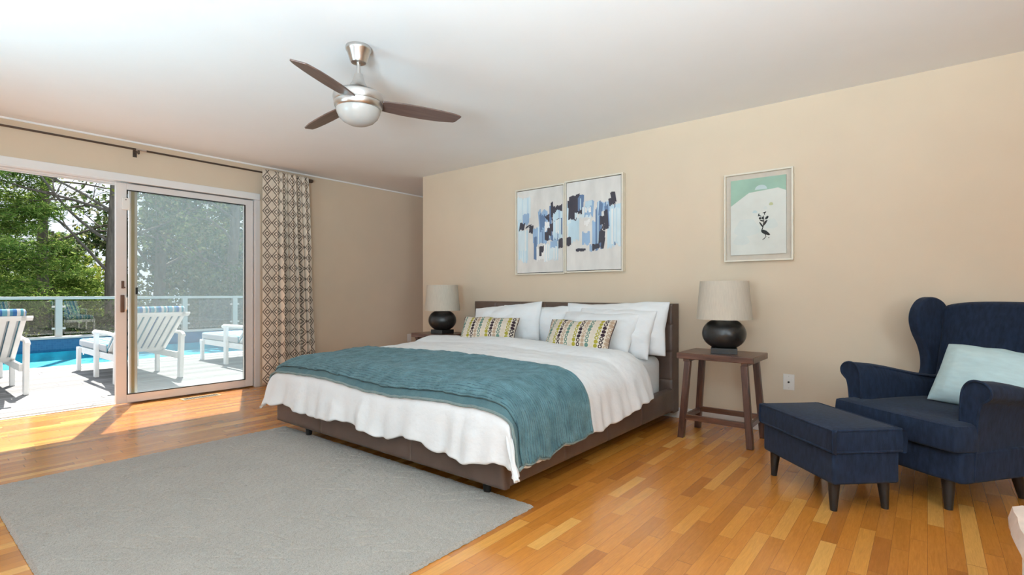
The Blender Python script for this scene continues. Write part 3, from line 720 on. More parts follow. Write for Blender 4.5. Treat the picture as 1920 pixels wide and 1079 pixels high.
o = obj('rug', bm, rug_mat(), None); tag(o, 'grey beige wool rug on the wood floor at the foot of the bed', 'rug')

# ------------------------------------------------------------------ nightstands
def nightstand(loc, label):
    t = thing('nightstand', label, 'nightstand', loc, 0, 'dark wooden nightstands')
    w, d, H = .515, .39, .607
    obj('tabletop', BX(-w/2, w/2, -d/2, d/2, H-.042, H), M_walnutX, t, bevel=.004)
    for sx_ in (-1, 1):
        obj('end_cleat', BX(sx_*.195-.022, sx_*.195+.022, -d/2+.02, d/2-.02, H-.062, H-.042), M_walnutX, t, bevel=.003)
        for sy_ in (-1, 1):
            bm = bmesh.new(); a = .021
            tx, ty, bx_, by_ = sx_*.19, sy_*.150, sx_*.232, sy_*.172
            hexa(bm, [(bx_-a, by_-a, 0), (bx_+a, by_-a, 0), (bx_+a, by_+a, 0), (bx_-a, by_+a, 0)], [(tx-a, ty-a, H-.06), (tx+a, ty-a, H-.06), (tx+a, ty+a, H-.06), (tx-a, ty+a, H-.06)])
            obj('leg', bm, M_walnutZ, t, bevel=.004)
        bm = bmesh.new(); x = sx_*.216; box(bm, x-.012, x+.012, -.15, .15, .125, .16); obj('stretcher', bm, M_walnutX, t, bevel=.002)
    for sy_, z in ((-1, .15), (1, .15)):
        y = sy_*.163; obj('stretcher', BX(-.205, .205, y-.012, y+.012, z-.02, z+.018), M_walnutX, t, bevel=.002)
    return t
nightstand((-1.143, 3.815, 0), 'dark wooden nightstand with splayed legs between the bed and the ottoman')
nightstand((-4.04, 3.815, 0), 'dark wooden nightstand mostly hidden behind the far left side of the bed')

# ------------------------------------------------------------------ table lamps
def lamp(loc, rotz, label):
    t = thing('table_lamp', label, 'lamp', loc, rotz, 'black ball table lamps')
    obj('base', BX(-.086, .086, -.086, .086, 0, .04), M_ceramic, t, bevel=.003)
    bm = bmesh.new(); pr = [(.052, .04)]
    for i in range(1, 20):
        a = -pi/2+.38+(pi-.76)*i/19; pr.append((.147*cos(a)**.9, .138+.1035*sin(a)/sin(pi/2-.38)))
    pr += [(.05, .243), (.02, .244)]
    lathe(bm, pr, 56); obj('body', bm, M_ceramic, t)
    bm = bmesh.new(); lathe(bm, [(.008, .24), (.008, .30)], 12); lathe(bm, [(.018, .30), (.018, .36)], 12); obj('socket', bm, M_bronze, t)
    bm = bmesh.new(); lathe(bm, [(.014, .36), (.03, .39), (.034, .415), (.02, .44), (.003, .447)], 16); obj('bulb', bm, M_opal, t)
    bm = bmesh.new(); n = 64
    R = [[((r)*cos(2*pi*i/n), r*sin(2*pi*i/n), z) for i in range(n)] for r, z in ((.186, .240), (.162, .510), (.159, .510), (.183, .240), (.186, .240))]
    rings(bm, R, cap=False); bmesh.ops.remove_doubles(bm, verts=bm.verts, dist=1e-5)
    obj('shade', bm, M_shade, t)
    bm = bmesh.new()
    for k_ in range(3): a = 2*pi*k_/3; tube(bm, [(0, 0, .49), (.16*cos(a), .16*sin(a), .50)], .002, 6)
    tube(bm, [(0, 0, .35), (0, 0, .49)], .003, 6); obj('shade_fitter', bm, M_bronze, t)
lamp((-1.125, 3.80, .607), radians(16), 'black ball lamp with beige drum shade on the near right nightstand')
lamp((-4.005, 3.80, .607), 0, 'black ball lamp with beige drum shade on the far left nightstand')

# ------------------------------------------------------------------ armchair and ottoman
def inset(out, d):
    xs = [p[0] for p in out]; ys = [p[1] for p in out]; cx, cy_ = (min(xs)+max(xs))/2, (min(ys)+max(ys))/2; hx, hy = (max(xs)-min(xs))/2, (max(ys)-min(ys))/2
    return [(cx+(x-cx)*(1-d/hx), cy_+(y-cy_)*(1-d/hy)) for x, y in out]
def soft_slab(out, z0, z1, r=.02, crown=.012, bulge=.006):
    out = spline(out, 3); A = sum(out[i][0]*out[(i+1) % len(out)][1]-out[(i+1) % len(out)][0]*out[i][1] for i in range(len(out)))
    if A < 0: out = out[::-1]
    st = [(z0, r*.9), (z0+r*.2, r*.45), (z0+r*.55, r*.12), (z0+r, 0), ((z0+z1)/2, -bulge), (z1-r, 0), (z1-r*.55, r*.12), (z1-r*.2, r*.45), (z1, r*1.0), (z1+crown*.6, r*2.4)]
    bm = bmesh.new(); rings(bm, [[(x, y, z) for x, y in inset(out, d)] for z, d in st]); return bm
def profile_arm(s):
    return [(.262, .16), (.264, .34), (.268, .50), (.276, .575), (.300, .615), (.335, .628), (.375, .618), (.398, .590), (.396, .560), (.378, .540), (.358, .520), (.345, .46), (.336, .34), (.326, .16)]
CO = (-.14, 3.33); CR = math.atan2(-.62, .785)
t = thing('wingback_armchair', 'navy blue velvet wingback armchair at right behind the ottoman', 'armchair', (CO[0], CO[1], 0), CR)
# base
out = [(-.335, .04), (-.325, .012), (-.20, -.006), (0, -.012), (.20, -.006), (.325, .012), (.335, .04), (.31, .70), (-.31, .70)]
bm = bmesh.new(); rings(bm, [[(x*.985, y, .150) for x, y in out], [(x, y, .30) for x, y in out]]); obj('base', bm, M_navy, t, bevel=.012)
# T shaped seat cushion
out = [(-.335, .10), (-.338, .03), (-.33, -.018), (-.29, -.036), (0, -.045), (.29, -.036), (.33, -.018), (.338, .03), (.335, .10), (.262, .105), (.258, .60), (-.258, .60), (-.262, .105)]
c = obj('seat_cushion', soft_slab(out, .298, .420, .012, .012, .003), M_navy, t)
for z in (.416, .308):
    bm = bmesh.new(); tube(bm, spline([(x*.985, y+.006, z) for x, y in out[1:8]], 4, False), .005, 8); obj('piping', bm, M_navy, c)
for s in (-1, 1):
    bm = bmesh.new(); P = spline(profile_arm(s), 4, False); rs = []
    for k_, y in enumerate((.085, .10, .2, .3, .4, .5, .6, .68)):
        q = (y-.085)/.6; dz = -.085*sm(.0, 1, q); sc = 1-.12*q
        rs.append([(s*(x-.02*q-(.0 if x < .3 else .03*q)), y+(.012 if k_ == 0 and 0 else 0), .16+(z-.16)*(1+dz/.46)) for x, z in (P if s > 0 else P[::-1])])
    rings(bm, rs); obj('arm', bm, M_navy, t, bevel=.01, seg=3, angle=60)
    # front scroll panel with cord
    bm = bmesh.new(); pts = [(s*x, .083, z) for x, z in P]
    tube(bm, [Vector(p) for p in pts], .0055, 8); obj('arm_cord', bm, M_navy, t)
# back
def back(sgn):
    def f(a, b):
        x = (a*2-1); z = .30+.685*b; y0 = .565+.15*b+.02*sin(pi*b)
        zz = z-.018*abs(x)**4*b-.012*b*(abs(x)**2)
        return (x*(.285+.02*b), y0+(.10+.015*(1-b) if sgn > 0 else -.028*(1-x*x)*sin(pi*min(1, b*1.05))), zz)
    return f
bm = bmesh.new(); A = grid(bm, back(-1), 16, 18); B = grid(bm, back(1), 16, 18, flip=True)
ed = lambda V: [V[i][0] for i in range(17)]+[V[-1][j] for j in range(1, 19)]+[V[i][-1] for i in range(15, -1, -1)]+[V[0][j] for j in range(17, 0, -1)]
ea, eb = ed(A), ed(B)
for i in range(len(ea)): j = (i+1) % len(ea); bm.faces.new((ea[j], ea[i], eb[i], eb[j]))
bmesh.ops.recalc_face_normals(bm, faces=bm.faces); obj('backrest', bm, M_navy, t, bevel=.03, seg=4)
wing = [(.76, .90), (.735, .965), (.68, 1.0), (.615, 1.008), (.555, .985), (.515, .93), (.505, .865), (.525, .79), (.565, .715), (.585, .64), (.58, .57), (.55, .50), (.62, .46), (.70, .47), (.735, .6), (.755, .75)]
wing = spline([(y+.03*sm(.76, .5, y), z) for y, z in wing], 5)
for s in (-1, 1):
    bm = bmesh.new(); th_ = .062
    def X(y, z, o): return s*(.288+o+.05*max(0, (.74-y))*sm(.5, .8, z)*1.5)
    rs = [[(X(y, z, 0), y, z) for y, z in wing], [(X(y, z, th_), y, z) for y, z in wing]]
    rings(bm, rs); bmesh.ops.recalc_face_normals(bm, faces=bm.faces); obj('wing', bm, M_navy, t, bevel=.027, seg=5, angle=60)
for s in (-1, 1):
    for y, dx, dy in ((.055, 0, 0), (.505, -.019, .05)):
        bm = bmesh.new(); n = 20
        rings(bm, [[(s*.235+dx*s+r*cos(2*pi*i/n), y+dd+r*sin(2*pi*i/n), z) for i in range(n)] for r, z, dd in ((.017, 0, dy), (.029, .155, 0))])
        h = obj('leg', bm, M_black, t); h['label'] = 'tapered black wooden leg'
ottM = radians(-46)
t = thing('ottoman', 'navy blue velvet ottoman on tapered black legs in front of the armchair', 'ottoman', (-.418, 3.13, 0), ottM)
obj('base', BX(-.284, .284, -.166, .166, .135, .290), M_navy, t, bevel=.012)
def rr(a, b, r): return [(x*(a-r)+r*cos(q), y*(b-r)+r*sin(q)) for x, y, q in [(sx, sy, radians(q0+d)) for sx, sy, q0 in ((1, 1, 0), (-1, 1, 90), (-1, -1, 180), (1, -1, 270)) for d in (0, 30, 60, 90)]]
c = obj('cushion', soft_slab(rr(.293, .175, .02), .283, .394, .010, .008, .002), M_navy, t)
for z in (.391, .291):
    bm = bmesh.new(); r = .012; pts = []
    for cx_, cy_, a0 in ((.292-r, .174-r, 0), (-.292+r, .174-r, 90), (-.292+r, -.174+r, 180), (.292-r, -.174+r, 270)):
        for k_ in range(5): a = radians(a0+22.5*k_); pts.append((cx_+r*cos(a), cy_+r*sin(a), z))
    tube(bm, pts, .0055, 8, closed=True); obj('piping', bm, M_navy, c)
for sx_ in (-1, 1):
    for sy_ in (-1, 1):
        bm = bmesh.new(); n = 20
        rings(bm, [[(sx_*(.232+k_)+r*cos(2*pi*i/n), sy_*(.125+k_)+r*sin(2*pi*i/n), z) for i in range(n)] for r, z, k_ in ((.015, 0, .006), (.027, .14, 0))])
        h = obj('leg', bm, M_black, t); h['label'] = 'tapered black wooden leg'
# mint cushion in the armchair
o = pillow('cushion', .45, .36, .17, (.19, 3.63, .42), 30, math.degrees(CR)+10, 3, 'pale mint square cushion leaning in the navy armchair', M_mint, 'cushion', seed=12, wr=.01)

# ------------------------------------------------------------------ pictures
def flat(bm, pts, y, mi):
    f = bm.faces.new([bm.verts.new((p[0], y, p[1])) for p in pts]); f.material_index = mi
    f.normal_update()
    if f.normal.y > 0: f.normal_flip()
def ragged(x0, z0, x1, z1, amp, rnd, skew=0, n=7):
    """brush-stroke rectangle with rough ends"""
    pts = []
    for i in range(n+1): pts.append((x0+(x1-x0)*i/n, z0+rnd.uniform(-amp, amp)))
    for i in range(1, 4): pts.append((x1+rnd.uniform(-amp, amp)*.35+skew*i/4, z0+(z1-z0)*i/4))
    for i in range(n+1): pts.append((x1+skew-(x1-x0)*i/n, z1+rnd.uniform(-amp, amp)))
    for i in range(1, 4): pts.append((x0+skew*(1-i/4)+rnd.uniform(-amp, amp)*.35, z1-(z1-z0)*i/4))
    return pts
PC = [(.68, .65, .61, 1), (.52, .66, .73, 1), (.30, .43, .60, 1), (.13, .20, .33, 1), (.055, .05, .065, 1), (.63, .72, .75, 1), (.80, .78, .75, 1)]
PM = [var_mat('paint_%s' % n, c, .7, .10, 9, .2, 60, .001, stretch=(1, 1, .4)) for n, c in zip(('warm_white', 'pale_blue', 'mid_blue', 'slate_blue', 'charcoal', 'ice_blue', 'chalk'), PC)]
def picture(x0, x1, z0, z1, depth, label, strokes, seed):
    cx, cz = (x0+x1)/2, (z0+z1)/2; w, h = x1-x0, z1-z0
    t = thing('painting', label, 'painting', (cx, YB, cz), 0, 'abstract blue and white canvas pair')
    bm = bmesh.new(); f = .014
    for a, b, c, d in ((-w/2, w/2, -h/2, -h/2+f), (-w/2, w/2, h/2-f, h/2), (-w/2, -w/2+f, -h/2+f, h/2-f), (w/2-f, w/2, -h/2+f, h/2-f)): box(bm, a, b, -depth, -.002, c, d)
    obj('frame', bm, M_cream, t, smooth=False, bevel=.0015)
    obj('shadow_gap', BX(-w/2+f, w/2-f, -depth+.02, -.004, -h/2+f, h/2-f), M_gap, t, smooth=False)
    g = f+.006; bm = bmesh.new(); box(bm, -w/2+g, w/2-g, -depth+.006, -.006, -h/2+g, h/2-g, 0)
    rnd = random.Random(seed); W_, H_ = w-2*g, h-2*g; y = -depth+.006
    q_ = 0
    for (a, b, c, d, mi, am, sk) in strokes:
        n = max(2, int((c-a)*W_/.010)); j0 = j1 = 0
        for i in range(n):
            j0 = .6*j0+rnd.uniform(-1, 1)*am*.014; j1 = .6*j1+rnd.uniform(-1, 1)*am*.022; m = mi
            if mi in (1, 2, 3) and rnd.random() < .16: m = rnd.choice((1, 2, 3, 5))
            if mi == 5 and rnd.random() < .25: m = rnd.choice((1, 6))
            xa, xb = a+(c-a)*i/n, a+(c-a)*(i+1.35)/n; q_ += 1
            P = [(xa+sk, b+j0/H_), (xb+sk, b+j0/H_+rnd.uniform(-.006, .006)), (xb+rnd.uniform(-.004, .004), d+j1/H_), (xa, d+j1/H_+rnd.uniform(-.006, .006))]
            P = [(min(W_/2-.002, max(-W_/2+.002, -W_/2+x*W_)), min(H_/2-.002, max(-H_/2+.002, H_/2-z*H_))) for x, z in P]
            flat(bm, P, y-.0003-.00001*q_, m)
    h_ = obj('canvas', bm, PM, t, smooth=False)
# strokes: left, top, right, bottom as fractions of the canvas, paint index, roughness, slant
SL = [(.0, .02, .30, .30, 5, 1, 0), (.03, .42, .24, .77, 1, 1, 0), (.10, .62, .22, .78, 5, 1, 0), (.13, .22, .27, .36, 2, .8, .0), (.02, .30, .10, .42, 1, 1, 0),
      (.04, .33, .15, .42, 4, .5, .03), (.18, .37, .30, .41, 4, .8, .05), (.27, .36, .35, .45, 4, .6, .02), (.36, .40, .66, .60, 2, 1, 0), (.38, .52, .44, .78, 3, .5, 0), (.50, .22, .70, .44, 2, 1.4, -.03),
      (.52, .26, .64, .44, 3, 1.2, -.02), (.44, .62, .62, .80, 6, 1, 0), (.46, .60, .62, .64, 0, .8, 0), (.50, .63, .60, .69, 4, .5, 0), (.50, .66, .545, .74, 4, .4, 0), (.62, .34, .74, .44, 6, .8, 0), (.60, .60, .90, .80, 5, 1, 0),
      (.66, .26, .80, .34, 4, .7, -.05), (.78, .18, .98, .27, 4, .8, .0), (.72, .16, .76, .42, 3, .6, 0), (.80, .24, .99, .56, 1, 1, 0), (.70, .40, .78, .55, 3, .8, 0), (.76, .50, .92, .57, 3, .6, 0), (.74, .57, .88, .66, 2, .8, 0), (.90, .43, .93, .60, 3, .4, 0), (.91, .55, .995, .66, 4, .4, 0), (.05, .44, .22, .66, 5, 1.2, 0)]
SR = [(.76, .30, .99, .76, 1, 1, 0), (.82, .34, .97, .74, 5, 1, 0), (.02, .38, .24, .66, 1, 1.2, 0), (.0, .22, .08, .46, 5, 1, 0), (.03, .16, .30, .40, 4, 1.0, .02), (.10, .15, .22, .22, 4, .6, .0), (.22, .18, .32, .34, 3, 1.2, .0), (.08, .34, .18, .44, 4, 1, .02),
      (.16, .36, .46, .44, 5, 1.2, 0), (.34, .24, .50, .40, 2, .8, .02), (.36, .23, .48, .30, 1, .6, 0), (.25, .42, .48, .76, 0, 1, 0), (.30, .58, .44, .72, 2, .9, 0), (.44, .72, .50, .77, 2, .8, 0), (.49, .46, .64, .77, 2, 1, .0), (.55, .32, .66, .76, 3, 1.2, 0), (.49, .72, .62, .78, 4, .5, 0),
      (.58, .27, .80, .38, 2, 1.1, 0), (.60, .26, .66, .40, 3, .9, .02), (.66, .38, .74, .46, 0, .8, 0), (.63, .42, .76, .50, 4, .6, 0), (.66, .50, .72, .58, 4, 1, .03), (.60, .58, .70, .70, 4, 1.4, .02), (.64, .66, .69, .77, 4, .9, .03), (.74, .30, .80, .54, 3, .9, -.03), (.72, .36, .78, .56, 4, .7, -.02), (.84, .17, .92, .27, 4, .4, -.03), (.80, .24, .90, .31, 4, .5, -.02),
      (.0, .62, .08, .71, 4, .4, 0), (.18, .76, .36, .785, 4, .35, 0)]
SL += [(.62+.055*i, .46-.05*i+.0045*i*i, .70+.055*i, .55-.05*i+.0045*i*i, 4, .5, 0) for i in range(6)]+[(.80, .33, .98, .55, 1, 1, 0), (.84, .33, .95, .46, 5, .8, 0), (.75, .12, .79, .30, 4, .4, 0)]
SR += [(.02, .20, .10, .30, 4, .8, 0), (.26, .16, .33, .22, 3, .9, 0), (.30, .30, .46, .36, 5, 1, 0), (.34, .44, .44, .50, 6, .8, 0)]
SL = [(a, b+.06, c, d+.06, m, r, s) for a, b, c, d, m, r, s in SL]; SR = [(a, b-.0, c, d-.0, m, r, s) for a, b, c, d, m, r, s in SR]
picture(-3.302, -2.703, 1.218, 2.088, .042, 'left canvas of the abstract blue and charcoal pair above the bed', SL, 3)
picture(-2.693, -2.085, 1.225, 2.096, .055, 'right canvas of the abstract blue and charcoal pair above the bed', SR, 5)
# framed bird print
x0, x1, z0, z1 = -1.232, -.752, 1.273, 1.947
cx, cz = (x0+x1)/2, (z0+z1)/2; w, h = x1-x0, z1-z0
t = thing('bird_picture', 'pale framed print of a small dark bird on mint and white above the nightstand', 'picture', (cx, YB, cz))
bm = bmesh.new(); f = .012; dp = .04
for a, b, c, d in ((-w/2, w/2, -h/2, -h/2+f), (-w/2, w/2, h/2-f, h/2), (-w/2, -w/2+f, -h/2+f, h/2-f), (w/2-f, w/2, -h/2+f, h/2-f)): box(bm, a, b, -dp, -.001, c, d)
obj('frame', bm, M_cream, t, smooth=False, bevel=.0015)
obj('mount', BX(-w/2+f, w/2-f, -.012, -.002, -h/2+f, h/2-f), M_mat, t, smooth=False)
GM = [var_mat('paper_%s' % n, c, .8, v_, 6) for n, c, v_ in (('milk', (.64, .65, .60, 1), .06), ('mint', (.31, .46, .36, 1), .10), ('ice', (.50, .60, .60, 1), .06), ('ink', (.022, .022, .022, 1), .1), ('olive', (.46, .48, .27, 1), .1), ('pale', (.60, .635, .60, 1), .05))]
bm = bmesh.new(); iw, ih = w-.095, h-.10; box(bm, -iw/2, iw/2, -.028, -.014, -ih/2, ih/2, 0); yy = -.0284
def L2(pts): return [(-iw/2+a*iw, ih/2-b*ih) for a, b in pts]
flat(bm, L2([(0, 0), (1, 0), (1, .20), (.86, .155), (.34, .185), (0, .345)]), yy, 1)
flat(bm, L2([(.48+.11*cos(a)+.08, .155-.06*sin(a)) for a in [pi*i/10 for i in range(11)]]), yy-.0003, 2)
for q_, (cx_, cz_, rx, rz, mi) in enumerate(((.30, .64, .22, .13, 5), (.75, .61, .10, .075, 5), (.45, .44, .04, .02, 2), (.74, .355, .035, .022, 4), (.64, .40, .03, .022, 5), (.20, .80, .14, .08, 5))):
    flat(bm, L2([(cx_+rx*cos(a)*(1+.2*sin(3*a)), cz_+rz*sin(a)*(1+.15*cos(2*a))) for a in [2*pi*i/22 for i in range(22)]]), yy-.0003-.00003*q_, mi)
K = yy-.0006
flat(bm, L2([(.56, .695), (.60, .68), (.66, .70), (.71, .735), (.725, .755), (.70, .76), (.63, .745), (.575, .72)]), K, 3)          # body
flat(bm, L2([(.575, .715), (.565, .69), (.59, .64), (.605, .58), (.60, .50), (.612, .50), (.62, .58), (.605, .645), (.585, .69), (.60, .70)]), K-.0002, 3)  # neck and stem
flat(bm, L2([(.63, .742), (.645, .745), (.655, .775), (.62, .805), (.60, .81), (.59, .818), (.585, .81), (.61, .798), (.645, .772)]), K-.0003, 3)  # leg
for cx_, cz_, rx, rz, rot in ((.545, .532, .022, .016, 0), (.665, .53, .034, .018, -.5), (.63, .60, .05, .016, -.7), (.565, .615, .05, .012, .8), (.58, .565, .04, .01, .2), (.59, .53, .02, .018, 0), (.65, .575, .03, .01, -.4)):
    flat(bm, L2([(cx_+rx*cos(a)*cos(rot)-rz*sin(a)*sin(rot), cz_+rx*cos(a)*sin(rot)+rz*sin(a)*cos(rot)) for a in [2*pi*i/14 for i in range(14)]]), K-.0004-.00005*cx_, 3)
flat(bm, L2([(.505, .505), (.515, .47), (.535, .468), (.53, .485), (.57, .505), (.565, .51), (.53, .50)]), K-.0005, 3)
flat(bm, L2([(.585, .463), (.655, .447), (.65, .462), (.635, .468), (.63, .495), (.622, .495), (.618, .47)]), K-.0006, 3)
flat(bm, L2([(.69, .79), (.70, .782), (.71, .79), (.70, .80)]), K, 3)
obj('print', bm, GM, t, smooth=False)

# ------------------------------------------------------------------ raised hearth corner
t = thing('hearth', 'pale stone hearth corner on white brick at the lower right edge', 'hearth', (.0, 0, 0))
bm = bmesh.new(); rnd = random.Random(4); N = 18; lo, hi = [], []
pts2 = [(.185+.006*rnd.uniform(-1, 1), 2.12-.85*i/N) for i in range(N+1)]
poly = [(.9, 1.27), (.9, 2.15), (.22, 2.15)]+pts2
rings(bm, [[(x+(.012*rnd.uniform(-1, 1)+.014 if 3 <= i else 0), y, .335) for i, (x, y) in enumerate(poly)], [(x+(.006*rnd.uniform(-1, 1) if 3 <= i else 0), y, .365) for i, (x, y) in enumerate(poly)], [(x+(.014 if 3 <= i else 0), y, .40) for i, (x, y) in enumerate(poly)]])
bmesh.ops.recalc_face_normals(bm, faces=bm.faces)
h_ = obj('stone_slab', bm, var_mat('pink_stone', (.56, .42, .34, 1), .85, .1, 14, .5, 50, .006), t, smooth=False); h_['label'] = 'pinkish rough stone slab'
obj('brick_base', BX(.215, .9, 1.3, 2.10, 0, .335), var_mat('white_brick', (.75, .75, .74, 1), .8, .05, 12, .4, 30, .006), t, smooth=False)

# ================================================================== outside
DZ = -.05
struct(obj('deck', BX(-9.95, XL-.2, -6, 14, DZ-.12, DZ), M_deck, smooth=False), 'sunlit grey board deck outside the sliding door', 'deck')
bm = bmesh.new()
def V3(*p): return bm.verts.new(p)
bm.faces.new([V3(-70, -50, -.9), V3(-9.9, -50, -.9), V3(-9.9, 60, -.9), V3(-70, 60, -.9)])
struct(obj('ground', bm, M_ground, smooth=False), 'leaf strewn ground beyond the pool', 'ground')
t = thing('swimming_pool', 'blue tiled swimming pool beyond the deck', 'pool', (-11.8, 4, 0))
PX0, PX1 = -13.75, -9.97; y0, y1 = -6, 14
bm = bmesh.new(); box(bm, PX0+11.8-.3, PX0+11.8, y0-4, y1-4, -.16, .10); obj('tile_band', bm, M_tile, t, smooth=False)
obj('deep_wall', BX(PX0+11.8-.3, PX0+11.8-.002, y0-4, y1-4, -1.5, -.16), M_deep, t, smooth=False)
bm = bmesh.new(); box(bm, PX0+11.8, PX1+11.8, y0-4, y1-4, -1.5, -1.3); obj('pool_floor', bm, M_deep, t, smooth=False); obj('tanning_ledge', BX(-1.0, PX1+11.8+.03, y0-4, y1-4, -1.3, -.24), M_pool, t, smooth=False)
h_ = obj('coping', BX(PX0+11.8-.45, PX0+11.8+.03, y0-4, y1-4, .10, .135), M_coping, t, smooth=False, bevel=.008)
obj('near_coping', BX(PX1+11.8-.02, PX1+11.8+.22, y0-4, y1-4, DZ-.08, DZ+.004), M_coping, t, smooth=False)
bm = bmesh.new(); bm.faces.new([bm.verts.new(p) for p in ((PX0+11.8, y0-4, -.11), (PX1+11.8, y0-4, -.11), (PX1+11.8, y1-4, -.11), (PX0+11.8, y1-4, -.11))]); obj('water', bm, M_water, t, smooth=False)
# glass railing
RXX = -14.0
t = thing('glass_railing', 'grey railing with glass panels along the far side of the pool', 'railing', (RXX, 4, .1))
obj('top_rail', BX(-.05, .05, -10, 10, .80, .86), M_rail, t, smooth=False, bevel=.006)
ys = [-.1-1.33-.0, 2.42-2.3, 2.42, 4.72, 5.86, 8.16, 10.4]
ys = [.12, 2.44, 4.76, 5.92, 8.2, 10.5]
for y in ys: obj('post', BX(-.055, .055, y-.055-4, y+.055-4, 0, .80), M_rail, t, smooth=False, bevel=.004)
for a, b in zip(ys, ys[1:]):
    obj('glass_panel', BX(.0, .008, a+.08-4, b-.08-4, .08, .77), M_rglass, t, smooth=False)
    for y in (a+.08, b-.08):
        for z in (.2, .65): obj('clip', BX(-.01, .02, y-.03-4, y+.03-4, z-.02, z+.02), M_nickel, t, smooth=False)

# ------------------------------------------------------------------ pool loungers
def cush_mat():
    k = NT('blue_stripe_canvas'); s3 = k.n('SeparateXYZ'); k.set(s3.inputs[0], k.coord())
    f = k.math('FRACT', k.math('DIVIDE', k.math('ADD', s3.outputs[1], k.math('MULTIPLY', k.noise(k.coord(), 3, 1), .01)), .19))
    c = k.ramp(f, [(0, (.03, .13, .34, 1)), (.16, (.5, .52, .54, 1)), (.30, (.08, .28, .37, 1)), (.42, (.5, .52, .54, 1)), (.50, (.03, .11, .31, 1)), (.58, (.11, .30, .40, 1)), (.78, (.47, .50, .52, 1)), (.88, (.07, .23, .35, 1))], 'CONSTANT')
    k.p(Base_Color=c, Roughness=.9); return k.m
M_cush = cush_mat()
def lounger(loc, label):
    """x: 0 at the rear posts, runs to -1.85 at the foot; y: 0..0.72"""
    t = thing('pool_lounger', label, 'lounger', loc, 0, 'white pool loungers with blue striped cushions')
    w = .72
    for y in (0, w-.045):
        bm = bmesh.new(); hexa(bm, [(-.09, y, 0), (0, y, 0), (0, y+.045, 0), (-.09, y+.045, 0)], [(-.06, y, .57), (.05, y, .57), (.05, y+.045, .57), (-.06, y+.045, .57)]); obj('rear_post', bm, M_white, t, bevel=.006)
        obj('arm_post', BX(-.93, -.85, y, y+.045, 0, .57), M_white, t, bevel=.006)
        bm = bmesh.new(); tube(bm, [(.08, y+.022, .545), (.02, y+.022, .575), (-.4, y+.022, .59), (-.95, y+.022, .585), (-1.0, y+.022, .57)], .024, 8); obj('armrest', bm, M_white, t)
        obj('leg', BX(-1.82, -1.75, y, y+.045, 0, .32), M_white, t, bevel=.006)
        obj('side_rail', BX(-1.85, -.05, y+.045 if y < .1 else y-.03, y+.075 if y < .1 else y, .25, .33), M_white, t, bevel=.004)
    obj('foot_rail', BX(-1.86, -1.83, .01, w-.01, .25, .33), M_white, t, bevel=.004)
    bm = bmesh.new()
    for i in range(13): box(bm, -1.80+i*.095, -1.80+i*.095+.06, .075, w-.075, .315, .335)
    obj('seat_slats', bm, M_white, t, smooth=False)
    # reclined back frame with slats: hinge near x=-.55, top at x=.24
    b0, b1 = Vector((-.52, 0, .32)), Vector((.23, 0, .83)); d = (b1-b0).normalized(); nrm = Vector((-d.z, 0, d.x))
    if nrm.z < 0: nrm = -nrm
    Lb = (b1-b0).length
    def slat(bm, s0, s1, y0, y1, t0=0, t1=.022):
        lo = [b0+d*s0+nrm*t0+Vector((0, y0, 0)), b0+d*s1+nrm*t0+Vector((0, y0, 0)), b0+d*s1+nrm*t0+Vector((0, y1, 0)), b0+d*s0+nrm*t0+Vector((0, y1, 0))]
        hexa(bm, lo, [p+nrm*(t1-t0) for p in lo])
    bm = bmesh.new(); slat(bm, 0, Lb, .05, .09); slat(bm, 0, Lb, w-.09, w-.05); slat(bm, Lb-.06, Lb, .0, w); slat(bm, 0, .06, .05, w-.05); obj('back_frame', bm, M_white, t, smooth=False)
    bm = bmesh.new()
    for i in range(7): y = .105+i*.074; slat(bm, .05, Lb-.05, y, y+.05, .002, .02)
    obj('back_slats', bm, M_white, t, smooth=False)
    bm = bmesh.new(); slat(bm, .02, Lb+.035, .05, w-.05, .024, .10); obj('back_cushion', bm, M_cush, t, bevel=.03)
    c = obj('seat_cushion', BX(-1.87, -.55, .04, w-.04, .337, .44), M_cush, t, bevel=.03)
    for y in (.08, w-.08):
        bm = bmesh.new(); tube(bm, [(-1.86, y, .36), (-1.93, y+.01, .40), (-1.97, y+.02, .33), (-1.96, y+.03, .20)], .008, 6); h_ = obj('tie', bm, M_white, c); h_['label'] = 'white fabric tie'
lounger((-7.44, .34, DZ), 'white lounger with striped cushion at the left edge of the deck')
lounger((-7.44, 1.80, DZ), 'white lounger with striped cushion seen half through the sliding door glass')
lounger((-7.40, 3.36, DZ), 'white lounger with striped cushion near the right side of the door glass')

# ------------------------------------------------------------------ trees
def leaves(bm, pts, size, rnd, lay, asp=.5, flat_=.0, ti=None):
    for p in pts:
        s = size*rnd.uniform(.6, 1.3); d = Vector((rnd.gauss(0, 1), rnd.gauss(0, 1), rnd.gauss(0, 1-flat_))).normalized(); q = d.orthogonal().normalized()
        q.rotate(Matrix.Rotation(rnd.uniform(0, 6.28), 3, d)) 
        p = Vector(p); vs = [bm.verts.new(p+d*s), bm.verts.new(p+q*s*asp), bm.verts.new(p-d*s*.8), bm.verts.new(p-q*s*asp)]
        tv = rnd.random() if ti is None else min(1, max(0, ti(p)+rnd.uniform(-.25, .25)))
        for v in vs: v[lay] = tv
        bm.faces.new(vs)
def leaf_obj(name, ptss, size, mat, parent, seed, asp=.5, flat_=0, label=None):
    bm = bmesh.new(); lay = bm.verts.layers.float.new('tint'); rnd = random.Random(seed)
    leaves(bm, ptss, size, rnd, lay, asp, flat_)
    o = obj(name, bm, mat, parent, smooth=False)
    if label: o['label'] = label
    return o
